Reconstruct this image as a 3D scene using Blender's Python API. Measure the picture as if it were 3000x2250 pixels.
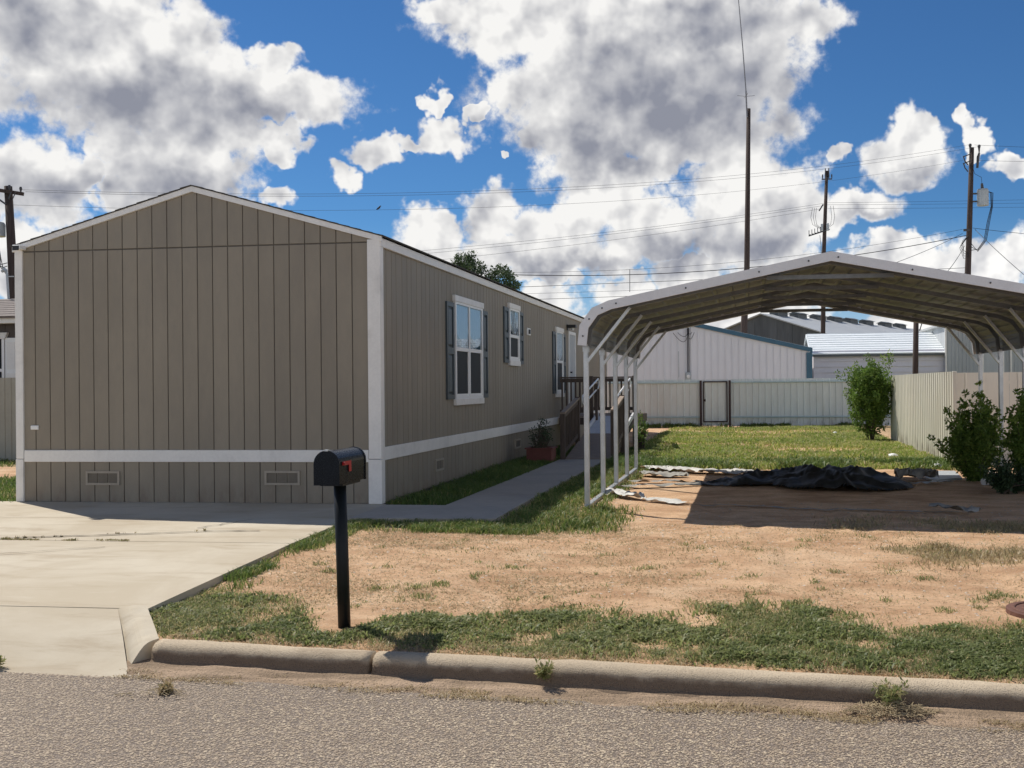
import bpy, bmesh, math, random
import numpy as np
from mathutils import Vector, Matrix

random.seed(7)
rng = np.random.default_rng(11)
SC = bpy.context.scene
COL = SC.collection
for o in list(bpy.data.objects):
    bpy.data.objects.remove(o)

# ------------------------------------------------------------------ camera
FPX, PX, PY = 3029.0, 1776.0, 1129.7        # focal length and principal point for a 3000 x 2250 frame
YAW, ROLL, EYE = math.atan(412 / 3029), 0.0089, 1.45
fwd = Vector((-math.sin(YAW), math.cos(YAW), 0))
r0 = Vector((math.cos(YAW), math.sin(YAW), 0))
u0 = Vector((0, 0, 1))
rt = r0 * math.cos(ROLL) - u0 * math.sin(ROLL)
up = r0 * math.sin(ROLL) + u0 * math.cos(ROLL)
cam_data = bpy.data.cameras.new('camera')
cam = bpy.data.objects.new('camera', cam_data)
COL.objects.link(cam)
m = Matrix.Identity(4)
for i in range(3):
    m[i][0], m[i][1], m[i][2] = rt[i], up[i], -fwd[i]
m[2][3] = EYE
cam.matrix_world = m
cam_data.sensor_fit = 'HORIZONTAL'
cam_data.sensor_width = 36.0
cam_data.lens = FPX / 3000 * 36
cam_data.shift_x = (1500 - PX) / 3000
cam_data.shift_y = (PY - 1125) / 3000
cam_data.clip_start = 0.05
cam_data.clip_end = 3000
SC.camera = cam

# ------------------------------------------------------------------ light
SUN = Vector((-0.645, 0.47, 1.0)).normalized()      # towards the sun
SUN_EL = math.asin(SUN.z)
SUN_AZ = math.atan2(SUN.x, SUN.y)                   # from +Y towards +X
sl = bpy.data.lights.new('sun', 'SUN')
sl.energy = 5.0
sl.angle = math.radians(0.5)
sl.color = (1.0, 0.955, 0.88)
sun = bpy.data.objects.new('sun', sl)
COL.objects.link(sun)
sun.rotation_euler = (-SUN).to_track_quat('-Z', 'Y').to_euler()
sun.location = (-20, 15, 30)
SC.view_settings.view_transform = 'Standard'
SC.view_settings.look = 'None'
SC.view_settings.exposure = 0.0
SC.view_settings.gamma = 1.0
SC.view_settings.use_curve_mapping = False
SC.render.engine = 'CYCLES'
SC.cycles.max_bounces = 8
SC.cycles.diffuse_bounces = 3
SC.cycles.transparent_max_bounces = 12
SC.cycles.use_denoising = True
SC.cycles.caustics_reflective = False
SC.cycles.caustics_refractive = False


class NT:
    """small node-tree writer"""
    def __init__(self, tree):
        self.t = tree
        self.n = tree.nodes
        self.l = tree.links

    def new(self, typ, **kw):
        nd = self.n.new(typ)
        for k, v in kw.items():
            setattr(nd, k, v)
        return nd

    def put(self, sock, v):
        if isinstance(v, bpy.types.NodeSocket):
            self.l.new(v, sock)
        elif v is not None:
            sock.default_value = v

    def math(self, op, a, b=None, c=None, clamp=False):
        nd = self.new('ShaderNodeMath', operation=op, use_clamp=clamp)
        self.put(nd.inputs[0], a)
        self.put(nd.inputs[1], b)
        self.put(nd.inputs[2], c)
        return nd.outputs[0]

    def vmath(self, op, a, b=None, c=None, out=0):
        nd = self.new('ShaderNodeVectorMath', operation=op)
        self.put(nd.inputs[0], a)
        self.put(nd.inputs[1], b)
        if c is not None:
            if op == 'SCALE':
                self.put(nd.inputs['Scale'], c)
            else:
                self.put(nd.inputs[2], c)
        return nd.outputs[out]

    def noise(self, vec, scale, detail=4, rough=0.5, dist=0.0, color=False, dims='3D'):
        nd = self.new('ShaderNodeTexNoise', noise_dimensions=dims)
        self.put(nd.inputs['Vector'], vec)
        self.put(nd.inputs['Scale'], scale)
        self.put(nd.inputs['Detail'], detail)
        self.put(nd.inputs['Roughness'], rough)
        self.put(nd.inputs['Distortion'], dist)
        return nd.outputs['Color' if color else 'Fac']

    def ramp(self, v, lo, hi, a=0.0, b=1.0, smooth=True):
        nd = self.new('ShaderNodeMapRange', interpolation_type='SMOOTHSTEP' if smooth else 'LINEAR')
        self.put(nd.inputs['Value'], v)
        for k, x in (('From Min', lo), ('From Max', hi), ('To Min', a), ('To Max', b)):
            self.put(nd.inputs[k], x)
        return nd.outputs[0]

    def mix(self, fac, a, b, blend='MIX'):
        nd = self.new('ShaderNodeMix', data_type='RGBA', blend_type=blend)
        self.put(nd.inputs[0], fac)
        for s, v in ((nd.inputs[6], a), (nd.inputs[7], b)):
            if isinstance(v, tuple) and len(v) == 3:
                v = v + (1.0,)
            self.put(s, v)
        return nd.outputs[2]

    def fmix(self, fac, a, b):
        nd = self.new('ShaderNodeMix', data_type='FLOAT')
        self.put(nd.inputs[0], fac)
        self.put(nd.inputs[2], a)
        self.put(nd.inputs[3], b)
        return nd.outputs[0]


# ------------------------------------------------------------------ sky with cumulus clouds (by direction: azimuth, elevation)
world = bpy.data.worlds.new('World')
SC.world = world
world.use_nodes = True
W = NT(world.node_tree)
W.n.clear()
CLOUDS = [(-0.626, 0.304, 0.107, 0.043), (-0.546, 0.303, 0.068, 0.041), (-0.569, 0.259, 0.134, 0.045), (-0.441, 0.261, 0.083, 0.026), (-0.45, 0.295, 0.034, 0.016), (-0.505, 0.222, 0.067, 0.031), (-0.441, 0.226, 0.025, 0.014), (-0.481, 0.267, 0.067, 0.038), (-0.64, 0.176, 0.051, 0.041), (-0.524, 0.193, 0.07, 0.043), (-0.578, 0.214, 0.024, 0.018), (-0.569, 0.166, 0.024, 0.016), (-0.441, 0.173, 0.02, 0.013), (-0.658, 0.11, 0.023, 0.035), (-0.602, 0.183, 0.016, 0.024), (-0.353, 0.22, 0.027, 0.017), (-0.384, 0.196, 0.018, 0.012), (-0.284, 0.234, 0.032, 0.019), (-0.297, 0.265, 0.01, 0.017), (-0.255, 0.254, 0.012, 0.007), (-0.238, 0.225, 0.006, 0.005), (-0.327, 0.23, 0.018, 0.008), (-0.19, 0.341, 0.121, 0.042), (-0.123, 0.28, 0.134, 0.067), (-0.021, 0.31, 0.089, 0.071), (0.037, 0.333, 0.064, 0.031), (-0.052, 0.254, 0.107, 0.051), (-0.231, 0.28, 0.027, 0.027), (-0.155, 0.234, 0.067, 0.031), (-0.27, 0.347, 0.049, 0.018), (-0.056, 0.347, 0.134, 0.036), (-0.195, 0.243, 0.022, 0.027), (-0.124, 0.204, 0.076, 0.026), (-0.075, 0.216, 0.027, 0.022), (-0.302, 0.141, 0.038, 0.024), (-0.245, 0.165, 0.033, 0.032), (-0.187, 0.148, 0.067, 0.029), (-0.124, 0.174, 0.058, 0.031), (-0.205, 0.122, 0.134, 0.025), (-0.08, 0.143, 0.058, 0.034), (-0.004, 0.189, 0.058, 0.042), (0.035, 0.166, 0.049, 0.053), (0.004, 0.132, 0.067, 0.038), (0.099, 0.159, 0.052, 0.018), (0.15, 0.204, 0.043, 0.029), (0.16, 0.226, 0.018, 0.024), (0.211, 0.232, 0.013, 0.02), (0.213, 0.21, 0.012, 0.013), (0.243, 0.195, 0.017, 0.013), (0.084, 0.212, 0.014, 0.01), (-0.188, 0.087, 0.031, 0.019), (-0.116, 0.088, 0.04, 0.016), (-0.049, 0.105, 0.049, 0.017), (0.137, 0.119, 0.06, 0.016), (0.222, 0.113, 0.055, 0.025), (0.174, 0.096, 0.085, 0.017), (-0.005, 0.062, 0.098, 0.02), (0.145, 0.059, 0.086, 0.019), (-0.152, 0.06, 0.036, 0.018), (0.047, 0.101, 0.053, 0.022)]
BASES = [(-0.643, 0.294, 0.058, 0.027), (-0.558, 0.245, 0.095, 0.032), (-0.473, 0.248, 0.065, 0.022), (-0.634, 0.165, 0.045, 0.022), (-0.513, 0.181, 0.054, 0.027), (-0.057, 0.254, 0.115, 0.036), (-0.137, 0.222, 0.058, 0.022), (-0.012, 0.281, 0.075, 0.049), (-0.114, 0.284, 0.07, 0.04), (0.004, 0.128, 0.049, 0.022), (-0.02, 0.338, 0.067, 0.022), (0.158, 0.181, 0.031, 0.01), (0.116, 0.152, 0.027, 0.008), (-0.183, 0.113, 0.081, 0.011), (-0.076, 0.121, 0.036, 0.016)]

tc = W.new('ShaderNodeTexCoord')
D0 = W.vmath('NORMALIZE', tc.outputs['Generated'])
sep = W.new('ShaderNodeSeparateXYZ')
W.put(sep.inputs[0], D0)
az = W.math('ARCTAN2', sep.outputs[0], sep.outputs[1])
el = W.math('ARCSINE', sep.outputs[2])
cmb = W.new('ShaderNodeCombineXYZ')
W.put(cmb.inputs[0], az)
W.put(cmb.inputs[1], el)
# billowing outlines: displace with two sizes of noise
w1 = W.vmath('SUBTRACT', W.noise(D0, 22.0, 1, 0.55, color=True), (0.5, 0.5, 0.5))
w2 = W.vmath('SUBTRACT', W.noise(D0, 80.0, 2, 0.6, color=True), (0.5, 0.5, 0.5))
Pw = W.vmath('MULTIPLY_ADD', w1, (0.05, 0.05, 0), cmb.outputs[0])
Pw = W.vmath('MULTIPLY_ADD', w2, (0.022, 0.022, 0), Pw)
cov = None
for (a, e, ra, re) in CLOUDS:
    q = W.vmath('MULTIPLY_ADD', Pw, (1 / ra, 1 / re, 0), (-a / ra, -e / re, 0))
    dd = W.vmath('DOT_PRODUCT', q, q, out=1)
    cov = dd if cov is None else W.math('MINIMUM', cov, dd)
cov = W.math('MAXIMUM', W.math('SUBTRACT', 1.0, cov), -1.2)
# the same kind of sky everywhere else
# (cumulus crowds together towards the horizon; thinned overhead so shaded ground gets less light)
gen = W.math('ADD', W.math('MULTIPLY_ADD', W.noise(D0, 4.2, 2, 0.5), 9.0, -4.4), W.ramp(el, 0.25, 1.0, 0.0, -1.5))
gen = W.math('MINIMUM', W.math('MAXIMUM', gen, -1.2), 1.0)
front = W.math('MULTIPLY', W.ramp(az, -0.82, -0.70), W.ramp(az, 0.42, 0.30))
front = W.math('MULTIPLY', front, W.ramp(el, 0.50, 0.40))
cov = W.fmix(front, gen, cov)
fb = W.noise(D0, 34.0, 8, 0.6)
den = W.math('MULTIPLY_ADD', W.math('SUBTRACT', fb, 0.5), 3.1, W.math('MULTIPLY_ADD', cov, 1.45, -0.12))
alpha = W.math('MULTIPLY', W.ramp(den, -0.50, 0.55), W.ramp(den, -0.45, 0.35, 0.55, 1.0))
# rounded billows: smooth noise lit from the sun's side
ba = W.noise(D0, 26.0, 3, 0.5)
bb = W.noise(W.vmath('ADD', D0, tuple(SUN * 0.016)), 26.0, 3, 0.5)
lit = W.math('SUBTRACT', ba, bb)
soft = W.math('MULTIPLY_ADD', W.math('SUBTRACT', ba, 0.5), 1.0, cov)
thick = W.ramp(soft, 0.0, 1.0)
base = None
for (a, e, ra, re) in BASES:
    q = W.vmath('MULTIPLY_ADD', Pw, (1 / ra, 1 / re, 0), (-a / ra, -e / re, 0))
    dd = W.vmath('DOT_PRODUCT', q, q, out=1)
    base = dd if base is None else W.math('MINIMUM', base, dd)
base = W.math('EXPONENT', W.math('MULTIPLY', base, -0.75))
gbase = W.math('MULTIPLY', W.ramp(gen, 0.3, 1.0), 0.7)
base = W.fmix(front, gbase, base)
shade = W.math('MULTIPLY', base, W.ramp(soft, -0.25, 0.45))
shade = W.math('ADD', W.math('MULTIPLY', shade, 0.74), W.math('MULTIPLY', thick, 0.15))
litk = W.math('MULTIPLY', lit, W.math('MULTIPLY_ADD', base, 1.3, -2.5))
shade = W.math('ADD', litk, shade)
shade = W.math('MULTIPLY_ADD', W.math('SUBTRACT', fb, 0.5), -0.40, shade)
shade = W.math('MINIMUM', W.math('MAXIMUM', shade, 0.0), 1.0)
cloud = W.mix(shade, (9.3, 9.2, 9.0), (2.75, 2.9, 3.5))
# clouds opposite the sun show their lit side, boosted to fill the shaded walls
away = W.ramp(W.vmath('DOT_PRODUCT', D0, tuple(SUN), out=1), 0.55, -0.75, 1.0, 2.3)
cloud = W.vmath('SCALE', cloud, c=away)
sky = W.new('ShaderNodeTexSky', sky_type='NISHITA')
sky.sun_disc = False
sky.sun_elevation = SUN_EL
sky.sun_rotation = SUN_AZ
sky.altitude = 900
sky.air_density = 1.0
sky.dust_density = 0.0
sky.ozone_density = 3.0
tint = W.mix(1.0, sky.outputs[0], (0.33, 0.58, 0.80), 'MULTIPLY')
tint = W.mix(W.ramp(el, 0.16, -0.02, 0.0, 0.85), tint, (4.6, 6.3, 8.0))
SKYC = W.mix(alpha, tint, cloud)
bg = W.new('ShaderNodeBackground')
W.put(bg.inputs[0], SKYC)
bg.inputs[1].default_value = 0.10
wo = W.new('ShaderNodeOutputWorld')
W.put(wo.inputs[0], bg.outputs[0])
world.cycles.sampling_method = 'MANUAL'
world.cycles.sample_map_resolution = 256

# ------------------------------------------------------------------ materials
MAT = {}


def material(name):
    mt = bpy.data.materials.new(name)
    mt.use_nodes = True
    t = NT(mt.node_tree)
    bs = t.n['Principled BSDF']
    MAT[name] = mt
    return mt, t, bs


def pos(t, sx=1, sy=1, sz=1):
    gnode = t.new('ShaderNodeNewGeometry')
    if (sx, sy, sz) == (1, 1, 1):
        return gnode.outputs['Position']
    return t.vmath('MULTIPLY', gnode.outputs['Position'], (sx, sy, sz))


def bump(t, bs, h, strength=0.3, dist=0.01):
    b = t.new('ShaderNodeBump')
    b.inputs['Strength'].default_value = strength
    b.inputs['Distance'].default_value = dist
    t.put(b.inputs['Height'], h)
    t.put(bs.inputs['Normal'], b.outputs[0])


def simple(name, c, rough=0.6, var=0.18, scale=6.0, metal=0.0, st=(1, 1, 1), bstr=0.0, bscale=60.0, spec=0.5, bdist=0.004, stain=None, per=0.0, splash=0.0):
    """painted or plain surface: base colour, broad and fine variation, optional stain colour"""
    mt, t, bs = material(name)
    p = pos(t, *st)
    n1 = t.noise(p, scale, 5, 0.6)
    n2 = t.noise(p, scale * 9, 3, 0.6)
    f = t.math('MULTIPLY_ADD', n2, 0.4, t.math('MULTIPLY', n1, 0.6))
    lo = tuple(v * (1 - var) for v in c)
    hi = tuple(min(1, v * (1 + var)) for v in c)
    col = t.mix(t.ramp(f, 0.3, 0.7), lo, hi)
    if per:
        oi = t.new('ShaderNodeObjectInfo')
        k = t.ramp(oi.outputs['Random'], 0, 1, 1 - per, 1 + per, smooth=False)
        col = t.vmath('SCALE', col, c=k)
    if splash:
        sz = t.new('ShaderNodeSeparateXYZ')
        t.put(sz.inputs[0], p)
        gz = t.math('DIVIDE', sz.outputs[2], st[2])
        sp = t.math('MULTIPLY', t.ramp(gz, 0.34, 0.0), t.ramp(t.noise(p, 5.0, 5, 0.7), 0.42, 0.66))
        col = t.mix(t.math('MULTIPLY', sp, splash), col, (0.20, 0.15, 0.11))
    if stain:
        col = t.mix(t.ramp(t.noise(p, scale * 0.6, 6, 0.65, 0.4), 0.52, 0.75, 0.0, stain[1]), col, stain[0])
    t.put(bs.inputs['Base Color'], col)
    t.put(bs.inputs['Roughness'], t.ramp(n2, 0.2, 0.8, max(0.03, rough - 0.08), min(1, rough + 0.08)))
    bs.inputs['Metallic'].default_value = metal
    bs.inputs['Specular IOR Level'].default_value = spec
    if bstr:
        bump(t, bs, t.noise(p, bscale, 4, 0.6), bstr, bdist)
    return mt


simple('siding', (0.262, 0.224, 0.170), 0.62, 0.09, 1.6, st=(1, 1, 0.35), bstr=0.35, bscale=90, stain=((0.19, 0.165, 0.135), 0.4), per=0.045, splash=0.8)
simple('vent_frame', (0.36, 0.31, 0.245), 0.55, 0.08, 4.0)
simple('vent_grille', (0.17, 0.145, 0.112), 0.6, 0.1, 9.0)
simple('siding_core', (0.115, 0.10, 0.083), 0.8, 0.1)
simple('white_trim', (0.80, 0.77, 0.72), 0.5, 0.06, 3.0, bstr=0.12, bscale=50, stain=((0.42, 0.39, 0.35), 0.35))
simple('white_vinyl', (0.82, 0.81, 0.78), 0.35, 0.04, 5.0)
simple('shingle', (0.075, 0.068, 0.06), 0.9, 0.4, 9.0, bstr=0.6, bscale=120)
simple('shutter_blue', (0.050, 0.066, 0.075), 0.45, 0.12, 5.0)
simple('screen_dark', (0.014, 0.017, 0.021), 0.6, 0.2, 8.0, spec=0.25)
simple('curtain', (0.78, 0.82, 0.86), 0.8, 0.12, 7.0, st=(1, 5, 0.6))
simple('mailbox_black', (0.006, 0.008, 0.012), 0.26, 0.25, 20.0, spec=0.22)
simple('post_black', (0.006, 0.008, 0.009), 0.45, 0.25, 20.0, spec=0.25)
simple('flag_red', (0.36, 0.012, 0.016), 0.4, 0.1, 30.0)
simple('black_plastic', (0.012, 0.012, 0.013), 0.4, 0.2, 20)
simple('galvanised', (0.49, 0.50, 0.50), 0.38, 0.16, 14.0, metal=0.7, st=(1, 1, 0.4), bstr=0.08, bscale=40)
simple('roof_underside', (0.145, 0.158, 0.165), 0.42, 0.14, 4.0, metal=0.2, stain=((0.19, 0.18, 0.15), 0.2))  # dark tone takes in the shade below the sheets
simple('galvanised_shaded', (0.165, 0.175, 0.18), 0.5, 0.2, 10.0, metal=0.3)  # galvanised steel darkened: the shade under the roof is in this colour
simple('carport_trim', (0.68, 0.69, 0.70), 0.42, 0.06, 6.0)
simple('walk_concrete', (0.41, 0.355, 0.285), 0.88, 0.12, 1.4, bstr=0.3, bscale=80, stain=((0.25, 0.215, 0.175), 0.5))
simple('crack_dark', (0.055, 0.045, 0.035), 0.95, 0.3, 30)
simple('wood_brown', (0.098, 0.070, 0.053), 0.75, 0.35, 9.0, st=(1, 1, 0.2), bstr=0.4, bscale=60)
simple('wood_grey', (0.30, 0.225, 0.165), 0.8, 0.28, 7.0, st=(1, 7, 1), bstr=0.4, bscale=50, stain=((0.17, 0.12, 0.09), 0.5))
simple('ramp_plate', (0.50, 0.50, 0.50), 0.55, 0.10, 3.0)
simple('pipe_white', (0.72, 0.72, 0.71), 0.35, 0.05, 8.0)
simple('brick_red', (0.15, 0.045, 0.036), 0.7, 0.18, 12.0)
simple('fence_grey', (0.67, 0.71, 0.69), 0.45, 0.07, 1.4, st=(1, 1, 0.3), stain=((0.52, 0.48, 0.41), 0.45), per=0.05, splash=0.7)
simple('fence_rail', (0.42, 0.53, 0.54), 0.5, 0.08, 3.0)
simple('fence_tan', (0.80, 0.765, 0.645), 0.45, 0.06, 1.2, st=(1, 1, 0.3), stain=((0.62, 0.55, 0.42), 0.35), per=0.04, splash=0.7)
simple('fence_olive', (0.36, 0.35, 0.29), 0.5, 0.07, 1.5)
simple('gate_steel', (0.03, 0.011, 0.011), 0.5, 0.2, 10.0)
simple('metal_wall_white', (0.77, 0.77, 0.78), 0.45, 0.05, 0.6, st=(1, 1, 0.25), stain=((0.45, 0.44, 0.43), 0.3))
simple('teal_trim', (0.035, 0.12, 0.185), 0.4, 0.1, 3.0)
simple('lap_siding', (0.72, 0.69, 0.72), 0.5, 0.05, 1.0)
simple('roof_white', (0.82, 0.85, 0.85), 0.35, 0.04, 1.2)
simple('warehouse_wall', (0.095, 0.105, 0.115), 0.7, 0.35, 0.5, st=(1, 1, 0.16), stain=((0.30, 0.31, 0.32), 0.5))
simple('warehouse_roof', (0.42, 0.43, 0.43), 0.5, 0.1, 0.25)
simple('vent_dark', (0.10, 0.11, 0.115), 0.6, 0.2, 2)
simple('metal_wall_grey', (0.40, 0.42, 0.43), 0.5, 0.14, 1.2, st=(1, 1, 0.12), stain=((0.28, 0.30, 0.31), 0.5))
simple('pole_wood', (0.060, 0.040, 0.032), 0.9, 0.4, 5.0, st=(3, 3, 0.25), bstr=0.6, bscale=30, bdist=0.02)
simple('pole_hardware', (0.05, 0.05, 0.055), 0.5, 0.3, 6)
simple('transformer_grey', (0.42, 0.45, 0.45), 0.45, 0.1, 3)
simple('cable_black', (0.012, 0.012, 0.013), 0.6, 0.2, 4)
simple('antenna_grey', (0.20, 0.20, 0.21), 0.4, 0.1, 4)
simple('neighbor_brown', (0.075, 0.058, 0.05), 0.7, 0.12, 2.0)
simple('neighbor_roof', (0.20, 0.165, 0.145), 0.9, 0.25, 7.0, bstr=0.5, bscale=60)
simple('iron_rust', (0.14, 0.062, 0.042), 0.8, 0.3, 25.0, bstr=0.4, bscale=120)
simple('tarp_dark', (0.012, 0.013, 0.012), 0.62, 0.35, 5.0, bstr=0.35, bscale=45)
simple('tarp_grey', (0.30, 0.285, 0.25), 0.7, 0.25, 6.0, bstr=0.4, bscale=50, stain=((0.16, 0.12, 0.085), 0.6))
simple('tarp_pale', (0.56, 0.545, 0.50), 0.65, 0.2, 8.0, bstr=0.4, bscale=50, stain=((0.36, 0.28, 0.2), 0.6))
simple('paper_white', (0.80, 0.80, 0.78), 0.6, 0.05, 10)
simple('bark', (0.10, 0.075, 0.055), 0.9, 0.3, 14, bstr=0.5, bscale=60)
simple('pebble', (0.50, 0.40, 0.30), 0.85, 0.4, 21)
simple('feather_dark', (0.02, 0.02, 0.022), 0.7, 0.2, 10)
simple('dead_straw', (0.36, 0.28, 0.165), 0.9, 0.35, 40)


def concrete_mat(name, base, pale, dirt, pit, soil=0.0):
    """broom-finished slab or cast kerb: pale wear, streaky dirt, pitted surface"""
    mt, t, bs = material(name)
    p = pos(t)
    broad = t.noise(p, 0.8, 6, 0.62, 0.4)
    streak = t.noise(t.vmath('MULTIPLY', p, (0.45, 2.0, 1.0)), 1.7, 6, 0.65, 0.5)
    fine = t.noise(p, 95, 4, 0.7)
    v = t.new('ShaderNodeTexVoronoi')
    t.put(v.inputs['Vector'], p)
    v.inputs['Scale'].default_value = 120
    col = t.mix(t.ramp(broad, 0.35, 0.68), base, pale)
    col = t.mix(t.ramp(streak, 0.50, 0.70, 0, 0.62), col, dirt)
    col = t.mix(t.ramp(streak, 0.42, 0.28, 0, 0.5), col, pale)
    col = t.mix(t.ramp(fine, 0.55, 0.8, 0, 0.25 + pit), col, dirt)
    if soil:      # mud low on the kerb, also painting in the shade of its face
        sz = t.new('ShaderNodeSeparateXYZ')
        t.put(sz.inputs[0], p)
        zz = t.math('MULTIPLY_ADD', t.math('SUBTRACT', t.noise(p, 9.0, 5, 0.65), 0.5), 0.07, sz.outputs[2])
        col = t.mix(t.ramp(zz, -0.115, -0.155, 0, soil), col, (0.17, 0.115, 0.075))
    t.put(bs.inputs['Base Color'], col)
    bs.inputs['Roughness'].default_value = 0.9
    bs.inputs['Specular IOR Level'].default_value = 0.2
    h = t.math('MULTIPLY_ADD', t.ramp(v.outputs['Distance'], 0.1, 0.5), pit, t.math('MULTIPLY', fine, 0.6))
    bump(t, bs, h, 0.25 + pit, 0.006)


concrete_mat('concrete', (0.47, 0.40, 0.295), (0.56, 0.495, 0.385), (0.36, 0.285, 0.195), 0.05)
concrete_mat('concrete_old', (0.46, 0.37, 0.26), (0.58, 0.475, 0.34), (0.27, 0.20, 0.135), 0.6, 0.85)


def foliage(name, c_dark, c_mid, c_light, trans=0.25, rough=0.5):
    mt, t, bs = material(name)
    at = t.new('ShaderNodeAttribute', attribute_name='tint')
    f = at.outputs['Fac']
    col = t.mix(t.ramp(f, 0.0, 0.5, smooth=False), c_dark, c_mid)
    col = t.mix(t.ramp(f, 0.5, 1.0, smooth=False), col, c_light)
    t.put(bs.inputs['Base Color'], col)
    bs.inputs['Roughness'].default_value = rough
    bs.inputs['Specular IOR Level'].default_value = 0.3
    tr = t.new('ShaderNodeBsdfTranslucent')
    t.put(tr.inputs['Color'], col)
    mx = t.new('ShaderNodeMixShader')
    mx.inputs[0].default_value = trans
    t.l.new(bs.outputs[0], mx.inputs[1])
    t.l.new(tr.outputs[0], mx.inputs[2])
    t.l.new(mx.outputs[0], t.n['Material Output'].inputs[0])
    return mt


foliage('grass_verge', (0.13, 0.17, 0.055), (0.27, 0.30, 0.115), (0.54, 0.44, 0.24), 0.5)
foliage('grass_lawn', (0.14, 0.215, 0.035), (0.30, 0.375, 0.07), (0.55, 0.46, 0.22), 0.5)
foliage('grass_weeds', (0.075, 0.135, 0.03), (0.17, 0.24, 0.06), (0.36, 0.33, 0.13), 0.4)
foliage('grass_dry', (0.30, 0.23, 0.125), (0.48, 0.37, 0.21), (0.22, 0.24, 0.09), 0.35)
foliage('leaf_shrub', (0.055, 0.10, 0.02), (0.135, 0.225, 0.042), (0.27, 0.35, 0.08), 0.42)
foliage('leaf_dark', (0.020, 0.038, 0.018), (0.040, 0.070, 0.030), (0.07, 0.11, 0.05), 0.2)
foliage('leaf_tree', (0.030, 0.052, 0.022), (0.060, 0.095, 0.04), (0.10, 0.14, 0.065), 0.25)


def glass():
    mt, t, bs = material('window_glass')
    t.n.remove(bs)
    tr = t.new('ShaderNodeBsdfTransparent')
    tr.inputs[0].default_value = (0.86, 0.90, 0.92, 1)
    gl = t.new('ShaderNodeBsdfGlossy')
    gl.inputs['Color'].default_value = (0.9, 0.95, 1, 1)
    gl.inputs['Roughness'].default_value = 0.02
    bnode = t.new('ShaderNodeBump')
    bnode.inputs['Strength'].default_value = 0.08
    bnode.inputs['Distance'].default_value = 0.01
    t.put(bnode.inputs['Height'], t.noise(pos(t), 3.0, 2))
    t.put(gl.inputs['Normal'], bnode.outputs[0])
    fr = t.new('ShaderNodeFresnel')
    fr.inputs[0].default_value = 1.6
    mx = t.new('ShaderNodeMixShader')
    t.put(mx.inputs[0], t.math('MULTIPLY_ADD', fr.outputs[0], 0.24, 0.03, clamp=True))
    t.l.new(tr.outputs[0], mx.inputs[1])
    t.l.new(gl.outputs[0], mx.inputs[2])
    t.l.new(mx.outputs[0], t.n['Material Output'].inputs[0])


glass()


def ground_mat():
    """red-brown dirt with straw litter and pale grit; 'veg' carries where low growth covers it"""
    mt, t, bs = material('dirt')
    p = pos(t)
    broad = t.noise(p, 0.9, 6, 0.65, 0.6)
    mid = t.noise(t.vmath('MULTIPLY', p, (0.7, 1.3, 1)), 2.4, 6, 0.65, 0.2)
    fine = t.noise(t.vmath('MULTIPLY', p, (1, 1.6, 1)), 34, 5, 0.7)
    grit = t.new('ShaderNodeTexVoronoi')
    t.put(grit.inputs['Vector'], p)
    grit.inputs['Scale'].default_value = 55
    col = t.mix(t.ramp(mid, 0.32, 0.70), (0.50, 0.295, 0.165), (0.76, 0.505, 0.305))
    col = t.mix(t.ramp(broad, 0.50, 0.66, 0, 0.75), col, (0.74, 0.52, 0.33))
    col = t.mix(t.ramp(fine, 0.52, 0.68, 0, 0.75), col, (0.27, 0.175, 0.105))
    speck = t.noise(p, 120, 3, 0.7)
    col = t.mix(t.ramp(speck, 0.60, 0.70, 0, 0.7), col, (0.20, 0.135, 0.085))
    col = t.mix(t.ramp(speck, 0.38, 0.30, 0, 0.6), col, (0.72, 0.575, 0.41))
    col = t.mix(t.ramp(fine, 0.40, 0.24, 0, 0.5), col, (0.70, 0.55, 0.39))
    sep = t.new('ShaderNodeSeparateColor')
    t.put(sep.inputs[0], grit.outputs['Color'])
    stone = t.math('MULTIPLY', t.ramp(grit.outputs['Distance'], 0.30, 0.22), t.ramp(sep.outputs[0], 0.86, 0.88))
    col = t.mix(t.math('MULTIPLY', stone, 0.7), col, (0.74, 0.62, 0.48))
    at = t.new('ShaderNodeAttribute', attribute_name='veg')
    vg = t.math('MULTIPLY_ADD', t.math('SUBTRACT', fine, 0.5), 1.6, at.outputs['Fac'])
    straw = t.mix(t.ramp(fine, 0.35, 0.65), (0.20, 0.15, 0.08), (0.42, 0.33, 0.18))
    col = t.mix(t.ramp(vg, 0.12, 0.6, 0, 0.85), col, straw)
    green = t.mix(t.ramp(fine, 0.3, 0.7), (0.09, 0.12, 0.035), (0.24, 0.26, 0.075))
    col = t.mix(t.ramp(vg, 0.55, 1.05, 0, 0.9), col, green)
    t.put(bs.inputs['Base Color'], col)
    bs.inputs['Roughness'].default_value = 0.95
    bs.inputs['Specular IOR Level'].default_value = 0.15
    h = t.math('MULTIPLY_ADD', fine, 0.5, t.math('MULTIPLY', mid, 0.6))
    h = t.math('MULTIPLY_ADD', stone, 0.25, h)
    h = t.math('MULTIPLY_ADD', speck, 0.35, h)
    bump(t, bs, h, 0.85, 0.04)


ground_mat()


def sand_mat():
    mt, t, bs = material('gutter_sand')
    p = pos(t)
    mid = t.noise(t.vmath('MULTIPLY', p, (0.5, 2.4, 1)), 4, 6, 0.65, 0.3)
    fine = t.noise(p, 60, 4, 0.7)
    col = t.mix(t.ramp(mid, 0.33, 0.66), (0.27, 0.19, 0.12), (0.52, 0.37, 0.245))
    col = t.mix(t.ramp(fine, 0.52, 0.66, 0, 0.75), col, (0.15, 0.105, 0.07))
    t.put(bs.inputs['Base Color'], col)
    bs.inputs['Roughness'].default_value = 0.95
    bump(t, bs, t.math('ADD', mid, t.math('MULTIPLY', fine, 0.9)), 0.9, 0.03)


sand_mat()


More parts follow.
